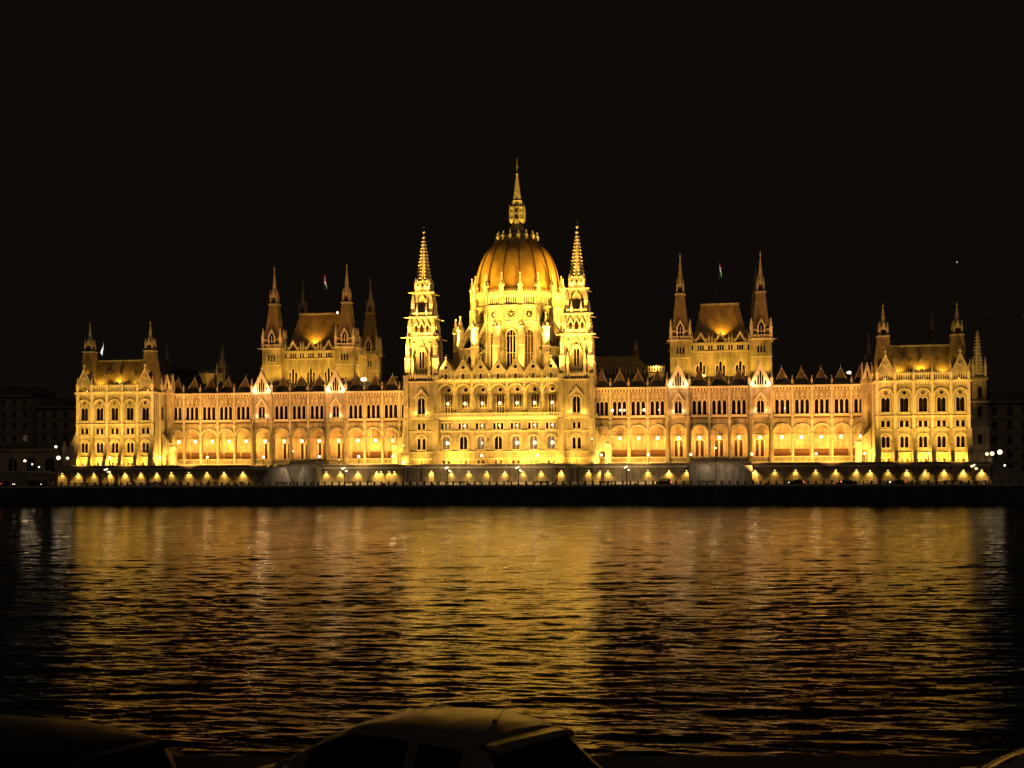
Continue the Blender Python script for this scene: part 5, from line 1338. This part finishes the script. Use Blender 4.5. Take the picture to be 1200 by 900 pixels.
def make_car(style, pm, label, loc, rz, group=None, lights=False, lod=2, hl=None, tl=None):
    """x = forward, origin at ground centre. style: 'hatch', 'mpv' or 'van'"""
    e = empty('parked_car' if not lights else 'passing_car', loc, label, 'car', group, rz)
    if style == 'hatch':
        # x, hood/roof z, belt z, half width at belt, half width at roof
        ST = [(-1.93,.66,.60,.60,.50,0),(-1.86,.92,.80,.74,.62,0),(-1.74,1.00,.92,.79,.64,0),(-1.48,1.22,.95,.81,.52,0),(-1.22,1.455,.955,.83,.50,0),(-1.08,1.485,.955,.835,.52,0),
              (-.90,1.497,.95,.84,.56,0),(-.62,1.50,.94,.845,.59,0),(-.50,1.495,.935,.845,.60,0),(-.1,1.475,.92,.85,.60,0),(.30,1.42,.905,.85,.585,0),(.55,1.345,.90,.845,.565,0),(.82,1.21,.89,.84,.56,0),
              (1.12,1.02,.88,.83,.60,0),(1.24,.94,.875,.82,.64,0),(1.55,.86,.82,.79,.62,0),(1.82,.76,.72,.72,.55,0),(1.93,.60,.56,.58,.45,0)]
        sideg = [(5, 7), (8, 12)]; rear = (2, 4); front = (11, 13); wb = (-1.2, 1.22)
    else:
        ST = [(-2.10,.70,.62,.66,.55,0),(-2.05,1.02,.90,.80,.68,0),(-2.00,1.24,1.0,.85,.70,0),(-1.93,1.44,1.03,.88,.69,0),(-1.80,1.62,1.04,.89,.68,0),(-1.58,1.665,1.04,.895,.69,0),
              (-1.1,1.69,1.04,.90,.69,0),(-.78,1.69,1.03,.90,.69,0),(-.68,1.69,1.03,.90,.68,0),(-.2,1.67,1.02,.90,.68,0),(.3,1.65,1.01,.90,.675,0),(.62,1.59,1.0,.90,.66,0),(.95,1.42,.99,.89,.64,0),
              (1.35,1.14,.97,.88,.66,0),(1.5,1.05,.96,.87,.70,0),(1.8,.96,.90,.84,.68,0),(2.05,.84,.78,.76,.6,0),(2.15,.64,.60,.62,.5,0)]
        sideg = [(5, 7), (8, 12)]; rear = (2, 4); front = (11, 13); wb = (-1.3, 1.3)
    def section(s):
        x, zt, zb, wbelt, wr, _ = s
        zb = min(zb, zt-0.03)
        k = min(1.0, max(0.0, (zt-zb)/0.4))
        wr2 = wbelt*(1-k)*0.86+wr*k
        P = [(wbelt*0.9, .22), (wbelt*0.98, .34), (wbelt*1.02, .55 if zt > .8 else .4), (wbelt*1.01, zb-0.06), (wbelt*0.985, zb),
             (wr2+(wbelt-wr2)*0.10+0.03, zt-0.075*k-0.012), (wr2-0.03, zt-0.03*k), (wr2*0.66, zt-0.004), (wr2*0.33, zt+0.012), (0, zt+0.018)]
        return P
    secs = [section(s) for s in ST]; nP = 10; sub = 3
    # interpolate stations smoothly (Catmull-Rom) so that roof and glass curve
    rows = []; tags = []
    for i in range(len(ST)-1):
        n = sub if lod > 1 else 1
        for j in range(n):
            t = j/n
            def cr(g): 
                p0, p1, p2, p3 = g(max(0,i-1)), g(i), g(i+1), g(min(len(ST)-1,i+2))
                return 0.5*((2*p1)+(-p0+p2)*t+(2*p0-5*p1+4*p2-p3)*t*t+(-p0+3*p1-3*p2+p3)*t**3)
            X = cr(lambda q: ST[q][0])
            rows.append([(X, cr(lambda q: secs[q][m][0]), cr(lambda q: secs[q][m][1])) for m in range(nP)]); tags.append(i)
    rows.append([(ST[-1][0], p[0], p[1]) for p in secs[-1]]); tags.append(len(ST)-1)
    body = MB(); sg = MB(); rg = MB(); fg = MB()
    for sgn in (-1, 1):
        for i in range(len(rows)-1):
            st = tags[i]
            for m in range(nP-1):
                q = [rows[i][m], rows[i+1][m], rows[i+1][m+1], rows[i][m+1]]
                v = [(a, sgn*b, c) for a, b, c in q]
                if sgn < 0: v = v[::-1]
                tgt = body; mt_ = pm
                if m == 4 and any(a <= st < b for a, b in sideg): tgt, mt_ = sg, CARGL
                elif m >= 6 and rear[0] <= st < rear[1]: tgt, mt_ = rg, CARGL
                elif m >= 6 and front[0] <= st < front[1]: tgt, mt_ = fg, CARGL
                tgt.add(v, [(0,1,2,3)], mt_, True)
        # end caps and floor
    for r_ in (rows[0], rows[-1]):
        pts = [(a, b, c) for a, b, c in r_] + [(a, -b, c) for a, b, c in r_[::-1]]
        body.add(pts, [tuple(range(len(pts)))], pm)
    def weld(o):
        bm = bmesh.new(); bm.from_mesh(o.data); bmesh.ops.remove_doubles(bm, verts=bm.verts, dist=0.0015); bmesh.ops.recalc_face_normals(bm, faces=bm.faces); bm.to_mesh(o.data); bm.free(); return o
    bo = weld(body.build('body', e))
    weld(sg.build('side_windows', e)); weld(rg.build('rear_window', e)); weld(fg.build('windscreen', e))
    if lod > 1:
        L0 = ST[4][0]; zz = ST[4][1]; w = ST[4][4]
        # spoiler lip above the rear window, following the roof
        sp_ = MB(); v = []; f = []
        for i in range(13):
            t = -1+2*i/12; yy = t*(w+0.03); dz = -0.035*t*t; dx = 0.06*t*t
            for (a, b) in ((0.05, 0.012), (-0.16, 0.0), (-0.19, -0.03), (-0.16, -0.05), (0.02, -0.05)): v.append((L0+a+dx, yy, zz+b+dz))
        for i in range(12):
            for j in range(5):
                j2 = (j+1) % 5; f.append((i*5+j, i*5+j2, (i+1)*5+j2, (i+1)*5+j))
        f += [tuple(range(5)), tuple(range(60, 65))[::-1]]
        sp_.add([(a-0.02, b*0.94, c+0.012) for a, b, c in v], f, pm, True); sp_.build('spoiler', e)
        wp = MB(); wp.tube((ST[2][0]-0.05, 0, ST[2][1]+0.05), (ST[3][0]-0.05, 0.35, ST[3][1]+0.03), 0.012, BLACKP, 5); wp.build('rear_wiper', e)
        an = MB(); an.tube((L0+0.35, 0.0, ST[5][1]+0.02), (L0+0.08, 0.0, ST[5][1]+0.34), 0.003, BLACKP, 5); an.tube((L0+0.37, 0, ST[5][1]), (L0+0.34, 0, ST[5][1]+0.05), 0.02, BLACKP, 6); (an.build('aerial', e) if style == 'hatch' else None)
        it = MB()
        for yy in (-0.38, 0.38):
            it.box(-0.3, -0.15, yy-0.24, yy+0.24, 0.5, 1.12, BLACKP); it.box(-0.29, -0.2, yy-0.12, yy+0.12, 1.14, 1.32, BLACKP)
        it.build('seats', e)
        for sg_ in (-1, 1):
            mm = MB(); mm.ball((front_x(ST)+0.05, sg_*0.93, 1.0), 0.1, pm, 8, 6, 0.8); mm.tube((front_x(ST)+0.05, sg_*0.83, 0.97), (front_x(ST)+0.05, sg_*0.93, 0.98), 0.03, pm); mm.build('wing_mirror', e)
            tr = MB(); tr.prism_yz([(sg_*0.845-0.012, 0.93), (sg_*0.845+0.012, 0.93), (sg_*0.845+0.012, 0.955), (sg_*0.845-0.012, 0.955)], -1.25, 0.95, BLACKP); tr.build('window_trim', e)
    for X in wb:
        for sgn in (-1, 1):
            wh = MB(); yy = sgn*(0.76 if style == 'hatch' else 0.80)
            wh.tube((X, yy-0.1, 0.3), (X, yy+0.1, 0.3), 0.3, TYRE, 20)
            wo = wh.build('wheel', e); ri = MB(); ri.tube((X, yy+sgn*0.1, 0.3), (X, yy+sgn*0.112, 0.3), 0.19, RIM, 12); ri.build('rim', wo)
    for sgn in (-1, 1):
        xf = ST[-2][0]-0.02; xr = ST[1][0]
        h = MB(); h.ball((xf+0.03, sgn*0.52, 0.64), 0.13, HEADL if lights and sgn*1 else RIM, 8, 6, 0.7); h.build('headlight', e)
        h = MB(); h.ball((xr, sgn*0.62, 0.82), 0.11, TAILL if lights else REDF, 8, 6, 1.3); h.build('tail_light', e)
    return e
def front_x(ST): return ST[12][0]
CAMP = Vector((56.0, -346.0, 11.8)); TH = R(8.6)
def near(xc, d, z=8.0): return (CAMP.x+xc*math.cos(TH)-d*math.sin(TH), CAMP.y+xc*math.sin(TH)+d*math.cos(TH), z)
BEIGE = paint('beige_paint', (0.095, 0.075, 0.05), 0.38); DARKP = mat('dark_paint', (0.008, 0.007, 0.006), 0.45, 0.08, 2.0, spec=0.25); GREYP = paint('grey_paint', (0.25, 0.22, 0.18), 0.35); BLK = paint('black_paint', (0.012, 0.012, 0.013))
# the parked row on the near embankment
make_car('hatch', BEIGE, 'beige hatchback with rear spoiler parked nearest, roof in front of the river', near(-0.80, 10.9, 8.03), PI-R(43)+TH, 'cars parked on the near embankment')
make_car('mpv', DARKP, 'dark tall car parked at the lower left corner of the view', near(-4.82, 10.1, 7.92), PI-R(28)+TH, 'cars parked on the near embankment')
make_car('hatch', GREYP, 'pale car just entering at the lower right corner', near(5.1, 10.4, 7.85), PI-R(43)+TH, 'cars parked on the near embankment')
# far traffic
BLK2 = BLK
for x, rz, st, l in ((48.0, PI, 'mpv', 'dark boxy car on the quay road left of the right stair block, headlight on'), (83.6, PI, 'hatch', 'dark car on the quay road before the right wing, one bright headlight'),
                     (97.3, 0, 'hatch', 'dark car with a red tail light on the quay road before the right wing'), (110.0, PI, 'hatch', 'dark car with bright headlight below the right pavilion'),
                     (-137.6, 0, 'mpv', 'dark car on the quay road left of the palace'), (-146.5, 0, 'hatch', 'dark car with red tail light at the far left')):
    make_car(st, BLK2, l, (x, -15.4, 4.93), rz, 'cars driving on the quay road', lights=True, lod=1)
for x, y, z, l in ((-133.0, -16.0, 4.93, 'black van standing below the left end of the palace'),):
    make_car('mpv', BLK, l, (x, y, z), 1.57, None, lod=1)

# ---------------------------------------------------------------- near bank
def nearbox(name, x0, x1, d0, d1, z0, z1, m_, ang=7.6):
    mb = MB(); mb.M = Matrix.Translation((CAMP.x, CAMP.y, 0)) @ Matrix.Rotation(R(ang), 4, 'Z'); mb.box(x0, x1, d0, d1, z0, z1, m_)
    return structure(name, mb)
nearbox('near_embankment_road', -300, 300, -60, 14.2, -4, 8.03-0.03, ROAD)
nearbox('near_kerb', -300, 300, 14.2, 14.9, -4, 8.12, QUAY)
nearbox('lower_quay', -300, 300, 14.9, 38.5, -4, 1.5, QUAY)
# ---------------------------------------------------------------- river
def river():
    XE = np.concatenate([[-1500, -700], np.linspace(-260, 300, 3), [700, 1500]])
    # fan grid: rows get denser towards the near bank
    fx, fy = -math.sin(R(7.6)), math.cos(R(7.6)); rx, ry = fy, -fx
    rx, ry = math.cos(R(7.6)), math.sin(R(7.6))
    rows = 1000; cols = 640
    inv = np.linspace(1/37.0, 1/420.0, rows); D = 1/inv
    U = np.linspace(-0.62, 0.62, cols)
    DD, UU = np.meshgrid(D, U, indexing='ij')
    X = CAMP.x + UU*DD*rx + DD*fx; Y = CAMP.y + UU*DD*ry + DD*fy
    rng = np.random.RandomState(3)
    Z = np.zeros_like(X)
    for i in range(80):
        lam = 0.30*(1.05**i)
        if lam > 11: lam = rng.uniform(0.5, 3)
        a = math.radians(97+rng.normal(0, 13)); k = 2*math.pi/lam
        amp = 0.0056*lam*(1.0 if lam < 1.3 else (1.3/lam)**0.95)
        ph = rng.uniform(0, 6.28)
        # waves finer than the mesh fade out with distance
        res = np.maximum(DD**2*(1/37.0-1/420.0)/rows, 1e-3)
        fade = np.clip((lam/res-1.0)/1.2, 0, 1)
        gust = 0.8+0.35*np.sin(X*0.031+0.7*i)*np.sin(Y*0.043+1.3*i)
        Z += gust*amp*fade*np.sin(k*(X*math.cos(a)+Y*math.sin(a))+ph + 0.9*np.sin(X*0.11+i)+0.7*np.sin(Y*0.07+2*i))
    verts = np.stack([X, Y, Z], -1).reshape(-1, 3)
    keep_y = -19.9
    idx = np.arange(rows*cols).reshape(rows, cols)
    f = np.stack([idx[:-1, :-1], idx[:-1, 1:], idx[1:, 1:], idx[1:, :-1]], -1).reshape(-1, 4)
    me = bpy.data.meshes.new('river')
    me.vertices.add(len(verts)); me.vertices.foreach_set('co', verts.ravel())
    me.loops.add(f.size); me.loops.foreach_set('vertex_index', f.ravel().astype(np.int32))
    me.polygons.add(len(f)); me.polygons.foreach_set('loop_start', np.arange(0, f.size, 4, dtype=np.int32)); me.polygons.foreach_set('loop_total', np.full(len(f), 4, dtype=np.int32))
    me.update(calc_edges=True); me.validate()
    me.polygons.foreach_set('use_smooth', np.ones(len(me.polygons), dtype=bool))
    m = bpy.data.materials.new('river_water'); m.use_nodes = True; nt = m.node_tree; b = nt.nodes['Principled BSDF']
    b.inputs['Base Color'].default_value = (0.006, 0.006, 0.005, 1); b.inputs['Roughness'].default_value = 0.07; b.inputs['IOR'].default_value = 1.33
    geo = nt.nodes.new('ShaderNodeNewGeometry')
    prev = None
    for (sc, dist, sx, sy) in ((1.0, 0.05, 0.55, 2.1), (1.0, 0.035, 1.1, 3.8), (1.0, 0.014, 2.4, 8)):
        mp = nt.nodes.new('ShaderNodeMapping'); mp.inputs['Scale'].default_value = (sx, sy, 1); mp.inputs['Rotation'].default_value = (0, 0, R(random.uniform(-8, 8)))
        nt.links.new(geo.outputs['Position'], mp.inputs['Vector'])
        n = nt.nodes.new('ShaderNodeTexNoise'); n.inputs['Scale'].default_value = sc; n.inputs['Detail'].default_value = 3; n.inputs['Roughness'].default_value = 0.55
        nt.links.new(mp.outputs[0], n.inputs['Vector'])
        bp = nt.nodes.new('ShaderNodeBump'); bp.inputs['Distance'].default_value = dist; bp.inputs['Strength'].default_value = 1
        nt.links.new(n.outputs['Fac'], bp.inputs['Height'])
        if prev: nt.links.new(prev.outputs[0], bp.inputs['Normal'])
        prev = bp
    nt.links.new(prev.outputs[0], b.inputs['Normal'])
    me.materials.append(m)
    o = bpy.data.objects.new('river', me); COL.objects.link(o); o['kind'] = 'structure'
    mb = MB(); mb.box(-3000, 3000, -400, -19.5, -3.0, -0.45, m); structure('river_beyond', mb)
river()

# ---------------------------------------------------------------- night sky and lights
W = bpy.data.worlds.new('World'); SC.world = W; W.use_nodes = True
nt = W.node_tree; bg = nt.nodes['Background']
sky = nt.nodes.new('ShaderNodeTexSky'); sky.sky_type = 'NISHITA'; sky.sun_disc = False; sky.sun_elevation = R(-8); sky.sun_rotation = R(170)
nt.links.new(sky.outputs[0], bg.inputs['Color']); bg.inputs['Strength'].default_value = 0.01
bg2 = nt.nodes.new('ShaderNodeBackground'); bg2.inputs['Color'].default_value = (0.0015, 0.00108, 0.00074, 1); bg2.inputs['Strength'].default_value = 1.0
ad = nt.nodes.new('ShaderNodeAddShader'); nt.links.new(bg.outputs[0], ad.inputs[0]); nt.links.new(bg2.outputs[0], ad.inputs[1]); nt.links.new(ad.outputs[0], nt.nodes['World Output'].inputs['Surface'])
sd = bpy.data.lights.new('night_glow', 'SUN'); sd.energy = 0.038; sd.angle = R(12); sd.color = (1.0, 0.80, 0.58)
so = bpy.data.objects.new('night_glow', sd); COL.objects.link(so); so.rotation_euler = Vector((-0.35, 0.75, -0.75)).to_track_quat('-Z', 'Y').to_euler()

cam = bpy.data.cameras.new('camera'); co = bpy.data.objects.new('camera', cam); COL.objects.link(co)
cam.sensor_width = 36; cam.lens = 1400/1200*36; cam.shift_y = 90/1200; cam.clip_start = 0.2; cam.clip_end = 20000
co.location = CAMP
co.rotation_euler = (Matrix.Rotation(TH, 4, 'Z') @ Matrix.Rotation(PI/2, 4, 'X') @ Matrix.Rotation(R(-0.3), 4, 'Z')).to_euler()
SC.camera = co
SC.view_settings.view_transform = 'Standard'; SC.view_settings.look = 'None'; SC.view_settings.gamma = 1; SC.view_settings.exposure = 1.5
SC.render.engine = 'CYCLES'; SC.cycles.use_denoising = True; SC.cycles.max_bounces = 5; SC.cycles.diffuse_bounces = 3; SC.cycles.glossy_bounces = 3; SC.cycles.sample_clamp_indirect = 2.5
